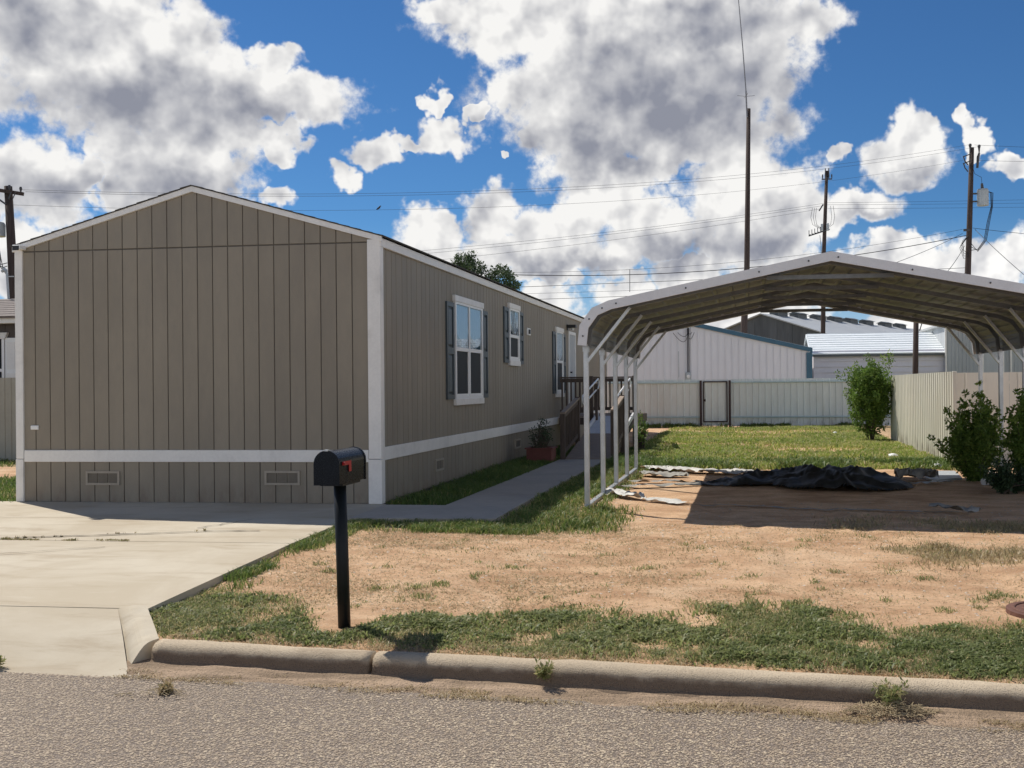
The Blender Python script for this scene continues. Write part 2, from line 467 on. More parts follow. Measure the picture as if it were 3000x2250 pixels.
def asphalt_mat():
    """old chip seal: dark binder under the loose chips built above it"""
    mt, t, bs = material('asphalt')
    p = pos(t)
    v = t.new('ShaderNodeTexVoronoi')
    t.put(v.inputs['Vector'], p)
    v.inputs['Scale'].default_value = 95
    sep = t.new('ShaderNodeSeparateColor')
    t.put(sep.inputs[0], v.outputs['Color'])
    chip = t.mix(t.ramp(sep.outputs[0], 0.0, 1.0), (0.20, 0.155, 0.12), (0.55, 0.44, 0.32))
    edge = t.ramp(v.outputs['Distance'], 0.62, 0.30)
    broad = t.noise(p, 0.7, 4, 0.6)
    chip = t.mix(t.ramp(broad, 0.35, 0.7, 0, 0.6), chip, (0.21, 0.165, 0.135), 'MIX')
    col = t.mix(edge, (0.13, 0.10, 0.076), chip)
    t.put(bs.inputs['Base Color'], col)
    bs.inputs['Roughness'].default_value = 0.85
    bump(t, bs, edge, 0.45, 0.006)


asphalt_mat()


def chips_mat():
    mt, t, bs = material('road_chips')
    at = t.new('ShaderNodeAttribute', attribute_name='tint')
    f = at.outputs['Fac']
    col = t.mix(t.ramp(f, 0.0, 0.6, smooth=False), (0.26, 0.19, 0.135), (0.37, 0.285, 0.195))
    col = t.mix(t.ramp(f, 0.6, 1.0, smooth=False), col, (0.54, 0.44, 0.305))
    t.put(bs.inputs['Base Color'], col)
    bs.inputs['Roughness'].default_value = 0.75


chips_mat()


# ------------------------------------------------------------------ mesh helpers
class MB:
    """collects faces in world coordinates; build() links them as one mesh object under its thing"""
    def __init__(self):
        self.v, self.f = [], []

    def add(self, vs, fs):
        b = len(self.v)
        self.v += [tuple(q) for q in vs]
        self.f += [tuple(b + i for i in f) for f in fs]
        return self

    def box(self, x0, x1, y0, y1, z0, z1):
        return self.add([(x0, y0, z0), (x1, y0, z0), (x1, y1, z0), (x0, y1, z0), (x0, y0, z1), (x1, y0, z1), (x1, y1, z1), (x0, y1, z1)],
                        [(0, 3, 2, 1), (4, 5, 6, 7), (0, 1, 5, 4), (1, 2, 6, 5), (2, 3, 7, 6), (3, 0, 4, 7)])

    def cbox(self, x0, x1, y0, y1, z0, z1, c=0.005):
        """box with chamfered edges all round"""
        bm = bmesh.new()
        bmesh.ops.create_cube(bm, size=1)
        for q in bm.verts:
            q.co = Vector(((x0 + x1) / 2 + q.co.x * (x1 - x0), (y0 + y1) / 2 + q.co.y * (y1 - y0), (z0 + z1) / 2 + q.co.z * (z1 - z0)))
        bmesh.ops.bevel(bm, geom=bm.edges[:], offset=c, segments=1, affect='EDGES')
        bm.verts.index_update()
        r = self.add([q.co for q in bm.verts], [[q.index for q in f.verts] for f in bm.faces])
        bm.free()
        return r

    def prism(self, poly, axis, a, b):
        """polygon given in the two other axes, extruded along axis from a to b"""
        n = len(poly)

        def P(q, t):
            return {'x': (t, q[0], q[1]), 'y': (q[0], t, q[1]), 'z': (q[0], q[1], t)}[axis]
        vs = [P(q, a) for q in poly] + [P(q, b) for q in poly]
        fs = [tuple(range(n)), tuple(range(2 * n - 1, n - 1, -1))]
        fs += [(i, i + n, (i + 1) % n + n, (i + 1) % n) for i in range(n)]
        return self.add(vs, fs)

    def beam(self, a, b, w, h, upv=(0, 0, 1)):
        """rectangular bar from a to b, width w sideways and h along the up direction"""
        a, b = Vector(a), Vector(b)
        t = (b - a).normalized()
        u = Vector(upv)
        s = t.cross(u).normalized()
        u = s.cross(t).normalized()
        vs = []
        for q in (a, b):
            for i, j in ((-1, -1), (1, -1), (1, 1), (-1, 1)):
                vs.append(q + s * (i * w / 2) + u * (j * h / 2))
        return self.add(vs, [(0, 1, 2, 3), (7, 6, 5, 4), (0, 4, 5, 1), (1, 5, 6, 2), (2, 6, 7, 3), (3, 7, 4, 0)])

    def tube(self, pts, r, n=8, caps=True):
        """round bar along a path; r a number or a list"""
        pts = [Vector(q) for q in pts]
        k = len(pts)
        rs = r if isinstance(r, (list, tuple)) else [r] * k
        vs, fs = [], []
        prev = None
        for i, q in enumerate(pts):
            t = (pts[min(i + 1, k - 1)] - pts[max(i - 1, 0)])
            t = t.normalized() if t.length > 1e-9 else Vector((0, 0, 1))
            ref = prev if prev else (Vector((0, 0, 1)) if abs(t.z) < 0.9 else Vector((1, 0, 0)))
            s = t.cross(ref)
            if s.length < 1e-6:
                s = t.cross(Vector((0, 1, 0)))
            s.normalize()
            u = s.cross(t).normalized()
            prev = u
            for j in range(n):
                an = 2 * math.pi * j / n
                vs.append(q + s * (math.cos(an) * rs[i]) + u * (math.sin(an) * rs[i]))
        for i in range(k - 1):
            for j in range(n):
                fs.append((i * n + j, i * n + (j + 1) % n, (i + 1) * n + (j + 1) % n, (i + 1) * n + j))
        if caps:
            fs.append(tuple(range(n - 1, -1, -1)))
            fs.append(tuple((k - 1) * n + j for j in range(n)))
        return self.add(vs, fs)

    def rtube(self, pts, w, h, nrm):
        """rectangular tube swept along a path lying in the plane with normal nrm"""
        pts = [Vector(q) for q in pts]
        nv = Vector(nrm)
        k = len(pts)
        vs, fs = [], []
        for i, q in enumerate(pts):
            t1 = (pts[i] - pts[i - 1]).normalized() if i > 0 else (pts[1] - pts[0]).normalized()
            t2 = (pts[i + 1] - pts[i]).normalized() if i < k - 1 else t1
            t = (t1 + t2).normalized()
            s = t.cross(nv).normalized()
            f = 1 / max(0.5, t.dot(t1))
            for a, b in ((-1, -1), (1, -1), (1, 1), (-1, 1)):
                vs.append(q + nv * (a * w / 2) + s * (b * h / 2 * f))
        for i in range(k - 1):
            for j in range(4):
                fs.append((i * 4 + j, i * 4 + (j + 1) % 4, (i + 1) * 4 + (j + 1) % 4, (i + 1) * 4 + j))
        fs += [(3, 2, 1, 0), tuple((k - 1) * 4 + j for j in range(4))]
        return self.add(vs, fs)

    def sheet(self, poly_top, dz):
        """closed slab from a list of top points, lowered by dz"""
        n = len(poly_top)
        vs = [tuple(q) for q in poly_top] + [(q[0], q[1], q[2] - dz) for q in poly_top]
        fs = [tuple(range(n)), tuple(range(2 * n - 1, n - 1, -1))]
        fs += [(i, i + n, (i + 1) % n + n, (i + 1) % n) for i in range(n)]
        return self.add(vs, fs)

    def build(self, name, mat, parent=None, kind=None, smooth=False, label=None):
        off = root_loc(parent)
        me = bpy.data.meshes.new(name)
        me.from_pydata([(x - off.x, y - off.y, z - off.z) for x, y, z in self.v], [], self.f)
        bm = bmesh.new()
        bm.from_mesh(me)
        bmesh.ops.recalc_face_normals(bm, faces=bm.faces)
        bm.to_mesh(me)
        bm.free()
        if smooth:
            me.polygons.foreach_set('use_smooth', [True] * len(me.polygons))
        me.materials.append(MAT[mat])
        return link(name, me, parent, kind, label)


def root_loc(o):
    v = Vector((0, 0, 0))
    while o is not None:
        v = v + o.location
        o = o.parent
    return v


def link(name, me, parent=None, kind=None, label=None, loc=None):
    o = bpy.data.objects.new(name, me)
    COL.objects.link(o)
    if parent is not None:
        o.parent = parent
    if loc is not None:
        o.location = Vector(loc) - root_loc(parent)
    if kind:
        o['kind'] = kind
    if label:
        o['label'] = label
    return o


def thing(name, label, cat, loc, group=None):
    o = bpy.data.objects.new(name, None)
    COL.objects.link(o)
    o.empty_display_size = 0.2
    o.location = loc
    return tag(o, label, cat, group)


def tag(o, label, cat, group=None):
    o['label'] = label
    o['category'] = cat
    if group:
        o['group'] = group
    return o


def structure(o):
    o['kind'] = 'structure'
    return o


def mesh_np(name, V, quads, tris, mat, tint=None, smooth=False):
    """large mesh from arrays"""
    me = bpy.data.meshes.new(name)
    nq, nt = len(quads), len(tris)
    me.vertices.add(len(V))
    me.vertices.foreach_set('co', np.asarray(V, np.float32).ravel())
    loops = np.concatenate([np.asarray(quads, np.int32).ravel(), np.asarray(tris, np.int32).ravel()])
    me.loops.add(len(loops))
    me.loops.foreach_set('vertex_index', loops)
    me.polygons.add(nq + nt)
    st = np.concatenate([np.arange(nq) * 4, nq * 4 + np.arange(nt) * 3]).astype(np.int32)
    me.polygons.foreach_set('loop_start', st)
    me.polygons.foreach_set('loop_total', np.concatenate([np.full(nq, 4), np.full(nt, 3)]).astype(np.int32))
    if smooth:
        me.polygons.foreach_set('use_smooth', np.ones(nq + nt, bool))
    me.update(calc_edges=True)
    if tint is not None:
        a = me.attributes.new('tint', 'FLOAT', 'FACE')
        a.data.foreach_set('value', np.asarray(tint, np.float32))
    me.materials.append(MAT[mat])
    return me


# value noise for numpy
_T = rng.random((256, 256))


def vnoise(x, y, s=1.0, seed=0):
    x = np.asarray(x, float) * s + seed * 17.31
    y = np.asarray(y, float) * s + seed * 9.77
    xi, yi = np.floor(x).astype(int), np.floor(y).astype(int)
    fx, fy = x - xi, y - yi
    fx, fy = fx * fx * (3 - 2 * fx), fy * fy * (3 - 2 * fy)
    T = lambda i, j: _T[i % 256, j % 256]
    return (T(xi, yi) * (1 - fx) + T(xi + 1, yi) * fx) * (1 - fy) + (T(xi, yi + 1) * (1 - fx) + T(xi + 1, yi + 1) * fx) * fy


def fbm(x, y, s=1.0, o=4, seed=0):
    r, a, t = 0, 1.0, 0
    for i in range(o):
        r = r + a * vnoise(x, y, s * 2 ** i, seed + i)
        t += a
        a *= 0.5
    return r / t


def sstep(x, a, b):
    t = np.clip((np.asarray(x, float) - a) / (b - a), 0, 1)
    return t * t * (3 - 2 * t)


def kerb_y(x):
    """back edge of the kerb"""
    x = np.asarray(x, float)
    return 5.64 - 0.088 * x + 0.0008 * (x + 1) ** 2 * np.sign(-(x + 1)) * 0


def ground_z(x, y):
    """yard level: flat by the house, falling a little to the kerb"""
    x, y = np.asarray(x, float), np.asarray(y, float)
    k = kerb_y(x)
    t = np.clip((y - k) / 3.6, 0, 1)
    z = -0.105 + 0.060 * t
    z = z + (fbm(x, y, 0.5, 3, 3) - 0.5) * 0.05 * sstep(y, k + 0.1, k + 1.5) * (1 - sstep(y, 60, 90))
    z = z + (fbm(x, y, 2.6, 3, 8) - 0.5) * 0.022 * sstep(y, k, k + 0.4) * (1 - sstep(y, 40, 60))
    for xc in (0.15, 1.55):
        c = xc + 0.25 * np.sin(y * 0.8 + xc) - 0.12 * (y - 9)
        z = z - 0.016 * np.exp(-((x - c) / 0.11) ** 2) * sstep(y, k + 1.4, k + 2.4) * (1 - sstep(y, 12.5, 14))
        z = z + 0.010 * np.exp(-((np.abs(x - c) - 0.17) / 0.06) ** 2) * sstep(y, k + 1.4, k + 2.4) * (1 - sstep(y, 12.5, 14))
    return z


def rect(x, y, x0, x1, y0, y1, s=0.25):
    return sstep(x, x0 - s, x0 + s) * (1 - sstep(x, x1 - s, x1 + s)) * sstep(y, y0 - s, y0 + s) * (1 - sstep(y, y1 - s, y1 + s))


def drive_edge(y):
    """right edge of the driveway"""
    y = np.asarray(y, float)
    return np.where(y < 6.53, -4.06 + (6.53 - y) * 0.77, -4.06 - (y - 6.5) * 0.070)


def veg_verge(x, y):
    k = kerb_y(x)
    back = k + 1.28 + 0.9 * (fbm(x, y, 1.3, 4, 5) - 0.5) * 2 + 0.10 * np.clip(x, -4, 3) + 0.35 * (1 - sstep(x, -3.9, -2.8))
    d = sstep(y, k + 0.03, k + 0.30) * (1 - sstep(y, back - 0.55, back + 0.20))
    d = d * sstep(x, drive_edge(y), drive_edge(y) + 0.05)
    patch = 0.26 + 0.9 * sstep(fbm(x, y, 3.0, 5, 6), 0.34, 0.56)
    return d * patch


def veg_drive_side(x, y):
    e = drive_edge(y)
    d = sstep(x, e, e + 0.04) * (1 - sstep(x, e + 0.12, e + 0.40)) * sstep(y, 6.6, 7.0) * (1 - sstep(y, 10.6, 10.9))
    d = d * sstep(fbm(x, y, 1.3, 3, 15), 0.38, 0.6)
    w = rect(x, y, -4.2, -2.2, 10.3, 10.85, 0.12) * sstep(fbm(x, y, 1.6, 3, 16), 0.3, 0.55)
    return np.maximum(d, w)


def veg_carport_side(x, y):
    a = rect(x, y, -2.70, -2.02, 10.7, 24.5, 0.05)
    b = rect(x, y, -2.55, -1.45, 10.5, 12.3, 0.3)
    c = rect(x, y, -2.4, -1.75, 12.3, 19.0, 0.12)
    rail_ = ((x > -2.03) & (x < -1.83) & (y > 12.32))
    return np.maximum(np.maximum(a, b * 0.8), c * 0.7) * (1 - 0.93 * rail_) * (0.35 + 0.65 * sstep(fbm(x, y, 2.0, 3, 21), 0.35, 0.6))


def veg_house_side(x, y):
    return rect(x, y, -4.50, -3.66, 12.45, 24.5, 0.05) * (0.5 + 0.5 * sstep(fbm(x, y, 2.0, 3, 23), 0.3, 0.6))


def veg_lawn(x, y):
    edge = 18.0 + 0.6 * (fbm(x, x, 0.9, 2, 33) - 0.5)
    d = sstep(y, edge, edge + 0.5) * (1 - sstep(y, 36.3, 36.6)) * sstep(x, -2.7, -2.4) * (1 - sstep(x, 3.66, 3.74))
    bare = sstep(fbm(x * 0.5, y, 0.55, 5, 31), 0.52, 0.62)
    bare = np.maximum(bare, rect(x, y, -2.5, 1.5, 28.4, 30.2, 0.5) * 0.9)
    bare = np.maximum(bare, rect(x, y, -0.6, 2.6, 20.2, 21.6, 0.4) * 0.95 * sstep(fbm(x, y, 1.0, 3, 34), 0.45, 0.55))
    return d * (1 - 0.85 * bare)


def veg_left(x, y):
    d = rect(x, y, -16, -9.6, 12.3, 16.2, 0.15) + 0.7 * rect(x, y, -22, -9.6, 18.6, 20.2, 0.2)
    return np.clip(d, 0, 1) * (0.5 + 0.5 * sstep(fbm(x, y, 1.4, 3, 41), 0.3, 0.55))


def veg_right(x, y):
    d = rect(x, y, 1.1, 6.0, 8.9, 11.6, 0.5) * sstep(fbm(x, y, 1.2, 4, 45), 0.42, 0.62)
    return d * 0.7


def veg_sparse(x, y):
    k = kerb_y(x)
    d = rect(x, y, -4.0, 5.0, 7.0, 10.4, 0.3) * sstep(fbm(x, y, 4.6, 4, 51), 0.64, 0.78)
    return d * (1 - 0.7 * sstep(y, k + 2.2, k + 3.4))


def veg_all(x, y):
    r = veg_verge(x, y)
    for f in (veg_drive_side, veg_carport_side, veg_house_side, veg_lawn, veg_left, veg_right):
        r = np.maximum(r, f(x, y))
    far = sstep(y, 37, 40) * 0.6 + rect(x, y, 3.8, 30, 19.5, 60, 1.0) * 0.5 + rect(x, y, -40, -16, 8, 60, 1.0) * 0.6
    return np.clip(np.maximum(r, far), 0, 1)


def blades(name, dens, x0, x1, y0, y1, n, h, w, mat, label, dry=0.15, lean=0.6, parent=None, tall=None, cat='grass', zoff=0.0):
    """low growth that nobody could count: bent blades scattered by a density map, one object"""
    pts = []
    tot = 0
    while tot < n:
        q = rng.random((n * 2, 2))
        x = x0 + q[:, 0] * (x1 - x0)
        y = y0 + q[:, 1] * (y1 - y0)
        keep = rng.random(len(x)) < dens(x, y)
        if keep.sum() == 0:
            break
        pts.append(np.stack([x[keep], y[keep]], 1))
        tot += keep.sum()
        if len(pts) > 60:
            break
    P = np.concatenate(pts)[:n]
    N = len(P)
    x, y = P[:, 0], P[:, 1]
    z = ground_z(x, y) - 0.004 + zoff
    cl = fbm(x, y, 5.0, 2, 77)
    hh = h * (0.45 + 0.9 * rng.random(N)) * (0.5 + 1.0 * cl)
    if tall is not None:
        hh = hh * tall(x, y)
    ww = w * (0.6 + 0.8 * rng.random(N))
    an = rng.random(N) * 2 * math.pi
    la = rng.random(N) * 2 * math.pi
    ln = lean * (0.25 + rng.random(N)) * hh
    sx, sy = np.cos(an) * ww / 2, np.sin(an) * ww / 2
    lx, ly = np.cos(la) * ln, np.sin(la) * ln
    V = np.zeros((N, 5, 3))
    V[:, 0] = np.stack([x - sx, y - sy, z], 1)
    V[:, 1] = np.stack([x + sx, y + sy, z], 1)
    mx, my, mz = x + lx * 0.35, y + ly * 0.35, z + hh * 0.62
    V[:, 2] = np.stack([mx - sx * 0.9, my - sy * 0.9, mz], 1)
    V[:, 3] = np.stack([mx + sx * 0.9, my + sy * 0.9, mz], 1)
    V[:, 4] = np.stack([x + lx, y + ly, z + hh * (1 - 0.25 * lean)], 1)
    b = np.arange(N) * 5
    Q = np.stack([b, b + 1, b + 3, b + 2], 1)
    T = np.stack([b + 2, b + 3, b + 4], 1)
    tn = np.clip(0.1 + 0.5 * fbm(x, y, 1.2, 3, 60) + 0.35 * (rng.random(N) - 0.5), 0, 0.62)
    isdry = rng.random(N) < dry * (0.4 + 1.2 * fbm(x, y, 0.8, 2, 66))
    tn = np.where(isdry, 0.75 + 0.25 * rng.random(N), tn)
    me = mesh_np(name, V.reshape(-1, 3), Q, T, mat, np.concatenate([tn, tn]))
    o = link(name, me, parent, 'stuff')
    if parent is None:
        tag(o, label, cat)
    return o


def leaves(name, centers, radii, per, size, mat, parent, seed=1, aspect=0.5, droop=0.0):
    """foliage as small leaf faces gathered in clumps round the given centres"""
    r = np.random.default_rng(seed)
    C = np.asarray(centers, float)
    R = np.asarray(radii, float)
    n = len(C) * per
    c = np.repeat(C, per, 0)
    rr = np.repeat(R, per)
    dirs = r.normal(size=(n, 3))
    dirs /= np.linalg.norm(dirs, axis=1)[:, None]
    rad = rr * r.random(n) ** 0.5
    P = c + dirs * rad[:, None]
    P[:, 2] -= droop * rad
    a = r.normal(size=(n, 3)) + dirs * 0.8
    a[:, 2] += 0.3
    a /= np.linalg.norm(a, axis=1)[:, None]
    b = np.cross(a, r.normal(size=(n, 3)))
    b /= np.linalg.norm(b, axis=1)[:, None]
    L = size * (0.6 + 0.8 * r.random(n))[:, None]
    V = np.zeros((n, 4, 3))
    V[:, 0] = P
    V[:, 1] = P + a * L * 0.5 + b * L * aspect / 2
    V[:, 2] = P + a * L
    V[:, 3] = P + a * L * 0.5 - b * L * aspect / 2
    off = root_loc(parent)
    V = V.reshape(-1, 3) - np.array(off)
    i = np.arange(n) * 4
    Q = np.stack([i, i + 1, i + 2, i + 3], 1)
    ct = np.repeat(r.random(len(C)), per)
    tn = np.clip(0.1 + 0.45 * ct + 0.45 * r.random(n), 0, 1)
    me = mesh_np(name, V, Q, np.zeros((0, 3), int), mat, tn)
    return link(name, me, parent, 'stuff')

# ================================================================== the setting
ROAD_Z = -0.22


def road_edge(x):
    return kerb_y(x) - 0.34


def grid_sheet(name, X, Y, Zf, mat, attr=None, Yf=None, smooth=True):
    gx, gy = np.meshgrid(X, Y)
    if Yf is not None:
        gy = Yf(gx, gy)
    gz = Zf(gx, gy)
    V = np.stack([gx, gy, gz], 2).reshape(-1, 3)
    nx, ny = len(X), len(Y)
    i = (np.arange(ny - 1)[:, None] * nx + np.arange(nx - 1)[None, :]).ravel()
    Q = np.stack([i, i + 1, i + nx + 1, i + nx], 1)
    me = mesh_np(name, V, Q, np.zeros((0, 3), int), mat, smooth=smooth)
    if attr is not None:
        a = me.attributes.new('veg', 'FLOAT', 'POINT')
        a.data.foreach_set('value', attr(V[:, 0], V[:, 1]).astype(np.float32))
    return me


# yard and everything beyond, one sheet from the kerb to the horizon
gxs = np.concatenate([[-900, -300, -120, -60, -35, -25, -20], np.arange(-17, 8.01, 0.1), [9, 11, 14, 20, 35, 60, 120, 300, 900]])
gts = np.concatenate([np.arange(0, 7, 0.06), np.arange(7, 33, 0.12), [34, 36, 40, 50, 70, 110, 200, 400, 1200]])


def yard_z(x, y):
    z = ground_z(x, y)
    under_drive = (1 - sstep(x, drive_edge(y) - 0.22, drive_edge(y) - 0.06)) * (1 - sstep(y, 11.7, 12.0)) * sstep(x, -13.2, -13.0)
    return z - 0.22 * under_drive


me = grid_sheet('ground', gxs, gts, yard_z, 'dirt', veg_all, lambda x, t: kerb_y(x) + t)
structure(link('ground', me))

# street: chip-sealed asphalt, its loose chips, the sandy gutter
me = grid_sheet('road', np.concatenate([[-900, -200, -60], np.arange(-20, 20.1, 0.5), [60, 200, 900]]), np.concatenate([[-12, -6, -3, 0, 2], np.arange(3, 6.01, 0.25)]),
                lambda x, y: ROAD_Z + 0 * x, 'asphalt', None, lambda x, y: np.where(y >= 5.99, road_edge(x) + 0.12, np.minimum(y, road_edge(x) + 0.1)))
structure(link('road', me))
me = grid_sheet('gutter', np.concatenate([[-900, -200, -60], np.arange(-12, 12.1, 0.04), [60, 200, 900]]), np.arange(0, 16),
                lambda x, y: ROAD_Z - 0.010 + 0.030 * sstep(y, road_edge(x) - 0.10, kerb_y(x) - 0.12) + 0.030 * (fbm(x, y, 3.5, 4, 2) - 0.45),
                'gutter_sand', None, lambda x, t: road_edge(x) - 0.14 + t / 15 * 0.42)
structure(link('gutter', me))

N = 120000
cx = rng.uniform(-6.5, 4.0, N)
cy = rng.uniform(3.4, 5.7, N)
kk = cy < road_edge(cx) + 0.05 - 0.14 * rng.random(N)
cx, cy = cx[kk], cy[kk]
N = len(cx)
sz = 0.0038 + 0.0048 * rng.random(N) ** 1.3
an = rng.random(N) * math.pi
el = 0.6 + 0.5 * rng.random(N)
V = np.zeros((N, 6, 3))
for k, (ux, uy, uz) in enumerate(((1, 0, .1), (0.25, .75, .25), (-1, 0.1, .15), (-0.1, -.8, .1), (0.1, 0.05, 0.62), (0.0, 0.0, -0.4))):
    jx = ux + 0.3 * (rng.random(N) - 0.5)
    jy = (uy + 0.3 * (rng.random(N) - 0.5)) * el
    V[:, k, 0] = cx + sz * (jx * np.cos(an) - jy * np.sin(an)) * 1.25
    V[:, k, 1] = cy + sz * (jx * np.sin(an) + jy * np.cos(an)) * 1.25
    V[:, k, 2] = ROAD_Z + 0.001 + sz * uz * (0.45 + 0.45 * rng.random(N))
b = np.arange(N) * 6
T = np.concatenate([np.stack([b + i, b + (i + 1) % 4, b + 4], 1) for i in range(4)])
tn = np.clip(rng.beta(1.4, 1.5, N) * (0.55 + 0.9 * fbm(cx * 0.35, cy, 1.1, 4, 4)), 0, 1)
me = mesh_np('road_chips', V.reshape(-1, 3), np.zeros((0, 4), int), T, 'road_chips', np.tile(tn, 4))
tag(link('road_chips', me, None, 'stuff'), 'loose beige and grey stone chips bedded in the street asphalt', 'gravel')

# rolled concrete kerb in cast lengths
prof = [(-0.200, ROAD_Z - 0.1), (-0.200, ROAD_Z + 0.006), (-0.150, ROAD_Z + 0.016), (-0.128, ROAD_Z + 0.040), (-0.120, ROAD_Z + 0.085), (-0.108, ROAD_Z + 0.108), (-0.085, ROAD_Z + 0.124), (-0.05, ROAD_Z + 0.130), (0.0, ROAD_Z + 0.130), (0.03, ROAD_Z + 0.105), (0.03, ROAD_Z - 0.1)]
kerb = structure(thing('kerb', 'rounded concrete kerb along the street in front of the yard', 'kerb', (-3.6, 5.9, ROAD_Z)))
del kerb['label'], kerb['category']
joints = [-3.60, -2.16, 3.9, 6.95, 10.0]
for a, b_ in zip(joints[:-1], joints[1:]):
    mb = MB()
    xs = np.linspace(a + 0.012, b_ - 0.012, max(6, int((b_ - a) / 0.05)))
    vs, fs = [], []
    n = len(prof)
    for x in xs:
        for (dy, z) in prof:
            w = (fbm(x, dy * 3 + z * 9, 5.0, 4, 12) - 0.5) * 0.016
            vs.append((x, float(kerb_y(x)) + dy + w, z + w * 0.8))
    for i in range(len(xs) - 1):
        for j in range(n):
            fs.append((i * n + j, i * n + (j + 1) % n, (i + 1) * n + (j + 1) % n, (i + 1) * n + j))
    fs.append(tuple(range(n)))
    fs.append(tuple((len(xs) - 1) * n + j for j in range(n)))
    mb.add(vs, fs)
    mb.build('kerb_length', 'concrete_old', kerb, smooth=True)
# kerb return beside the driveway apron: foot on the apron, rounded up to the verge
vs, fs = [], []
NS, NP = 12, 9
for i in range(NS):
    t = i / (NS - 1)
    ft = Vector((-4.29 + 0.61 * t, 6.56 - 0.82 * t, -0.052 - 0.172 * t ** 0.9))
    tp = Vector((-4.05 + 0.435 * t, 6.535 - 0.575 * t, -0.016 - 0.076 * t))
    for j in range(NP):
        s = j / (NP - 1)
        q = ft + (tp - ft) * s
        hz = tp.z - ft.z
        q.z = ft.z + hz * math.sin(min(1, s * 1.35) * math.pi / 2) + (float(fbm(q.x, q.y, 7, 3, 13)) - 0.5) * 0.016
        vs.append(tuple(q))
    vs.append((tp.x + 0.02, tp.y + 0.02, -0.32))
    vs.append((ft.x, ft.y, -0.34))
M = NP + 2
for i in range(NS - 1):
    for j in range(M):
        fs.append((i * M + j, i * M + (j + 1) % M, (i + 1) * M + (j + 1) % M, (i + 1) * M + j))
fs += [tuple(range(M)), tuple((NS - 1) * M + j for j in range(M))]
MB().add(vs, fs).build('kerb_return', 'concrete', kerb)

# driveway: cast slabs with open joints, apron down to the street
drive = structure(thing('driveway', 'x', 'x', (-8, 9, 0)))
del drive['label'], drive['category']


def slab(y0, y1, z0, z1, x0=-13.0, sag=0.0):
    xs = np.linspace(x0, 0, 14)
    ys = np.linspace(y0, y1, 8)
    top = []
    for y in ys:
        e = float(drive_edge(y))
        for k in range(14):
            x = x0 + (e - x0) * k / 13
            t = (y - y0) / (y1 - y0)
            top.append((x, y, z0 + (z1 - z0) * t + float(fbm(x, y, 0.4, 2, 70) - 0.5) * 0.01))
    fs = []
    for j in range(7):
        for k in range(13):
            i = j * 14 + k
            fs.append((i, i + 1, i + 15, i + 14))
    rim = [k for k in range(14)] + [j * 14 + 13 for j in range(1, 8)] + [7 * 14 + k for k in range(12, -1, -1)] + [j * 14 for j in range(6, 0, -1)]
    vs = list(top)
    nb = len(vs)
    for r_ in rim:
        vs.append((top[r_][0], top[r_][1], top[r_][2] - 0.11))
    for k in range(len(rim)):
        k2 = (k + 1) % len(rim)
        fs.append((rim[k], nb + k, nb + k2, rim[k2]))
    m_ = MB().add(vs, fs)
    return m_.build('slab', 'concrete', drive)


slab(10.845, 12.40, -0.002, 0.0)
slab(9.240, 10.835, -0.006, -0.002)
slab(6.570, 9.224, -0.045, -0.006)
mb = MB()
ap = [(6.556, -0.047), (6.3, -0.075), (6.05, -0.12), (5.85, -0.168), (5.7, -0.205), (5.58, -0.222)]
vs, fs = [], []
for y, z in ap:
    e = -4.28 + (6.56 - y) * 0.72
    for k in range(20):
        x = -13 + (e + 13) * (k / 19)
        yy = y + (0.03 * math.sin(x * 2.1) if y < 5.6 else 0)
        vs.append((x, yy, z + float(fbm(x, y, 3, 3, 71) - 0.5) * 0.012))
for j in range(len(ap) - 1):
    for k in range(19):
        i = j * 20 + k
        fs.append((i, i + 1, i + 21, i + 20))
mb.add(vs, fs)
nb = len(mb.v)
mb.add([(x, y, z - 0.12) for (x, y, z) in vs], fs)
mb.build('apron', 'concrete', drive, smooth=True)


def strip(name, pts, w, mat, parent, z=0.004):
    vs, fs = [], []
    for i, (x, y) in enumerate(pts):
        a = Vector(pts[max(i - 1, 0)])
        c = Vector(pts[min(i + 1, len(pts) - 1)])
        t = (c - a).normalized()
        nrm = Vector((-t.y, t.x)) * (w / 2 * (0.5 + random.random()))
        for s in (-1, 1):
            vs.append((x + s * nrm.x, y + s * nrm.y, z))
    for i in range(len(pts) - 1):
        fs.append((2 * i, 2 * i + 1, 2 * i + 3, 2 * i + 2))
    return MB().add(vs, fs).build(name, mat, parent)


def wiggle(a, b_, n, amp):
    r = []
    for i in range(n + 1):
        t = i / n
        r.append((a[0] + (b_[0] - a[0]) * t + random.uniform(-amp, amp), a[1] + (b_[1] - a[1]) * t + random.uniform(-amp, amp)))
    return r


c1 = wiggle((-7.3, 9.27), (-5.55, 9.85), 22, 0.02) + wiggle((-5.5, 9.9), (-4.95, 9.98), 6, 0.015)
strip('crack', c1, 0.030, 'crack_dark', drive, 0.005)
strip('crack', wiggle((-5.7, 10.1), (-5.45, 10.8), 10, 0.02), 0.014, 'crack_dark', drive, 0.005)
strip('crack', wiggle((-6.9, 8.3), (-5.9, 8.9), 12, 0.03), 0.011, 'crack_dark', drive, -0.004)

# walkway from the driveway to the ramp
walk = structure(thing('walkway', 'x', 'x', (-3.2, 14, 0)))
del walk['label'], walk['category']


def wslab(x0, x1, y0, y1, z=0.012):
    m_ = MB().cbox(x0, x1, y0, y1, z - 0.14, z, 0.012)
    return m_.build('slab', 'walk_concrete', walk)


MB().sheet([(-4.36, 10.90, 0.014), (-2.72, 10.98, 0.012), (-2.74, 12.20, 0.012), (-4.42, 12.20, 0.014)][::1], 0.14).build('slab', 'walk_concrete', walk)
yy = 12.212
while yy < 20.0:
    y2 = min(yy + 1.3, 20.05)
    wslab(-3.66, -2.75, yy, y2 - 0.012, 0.012)
    yy = y2

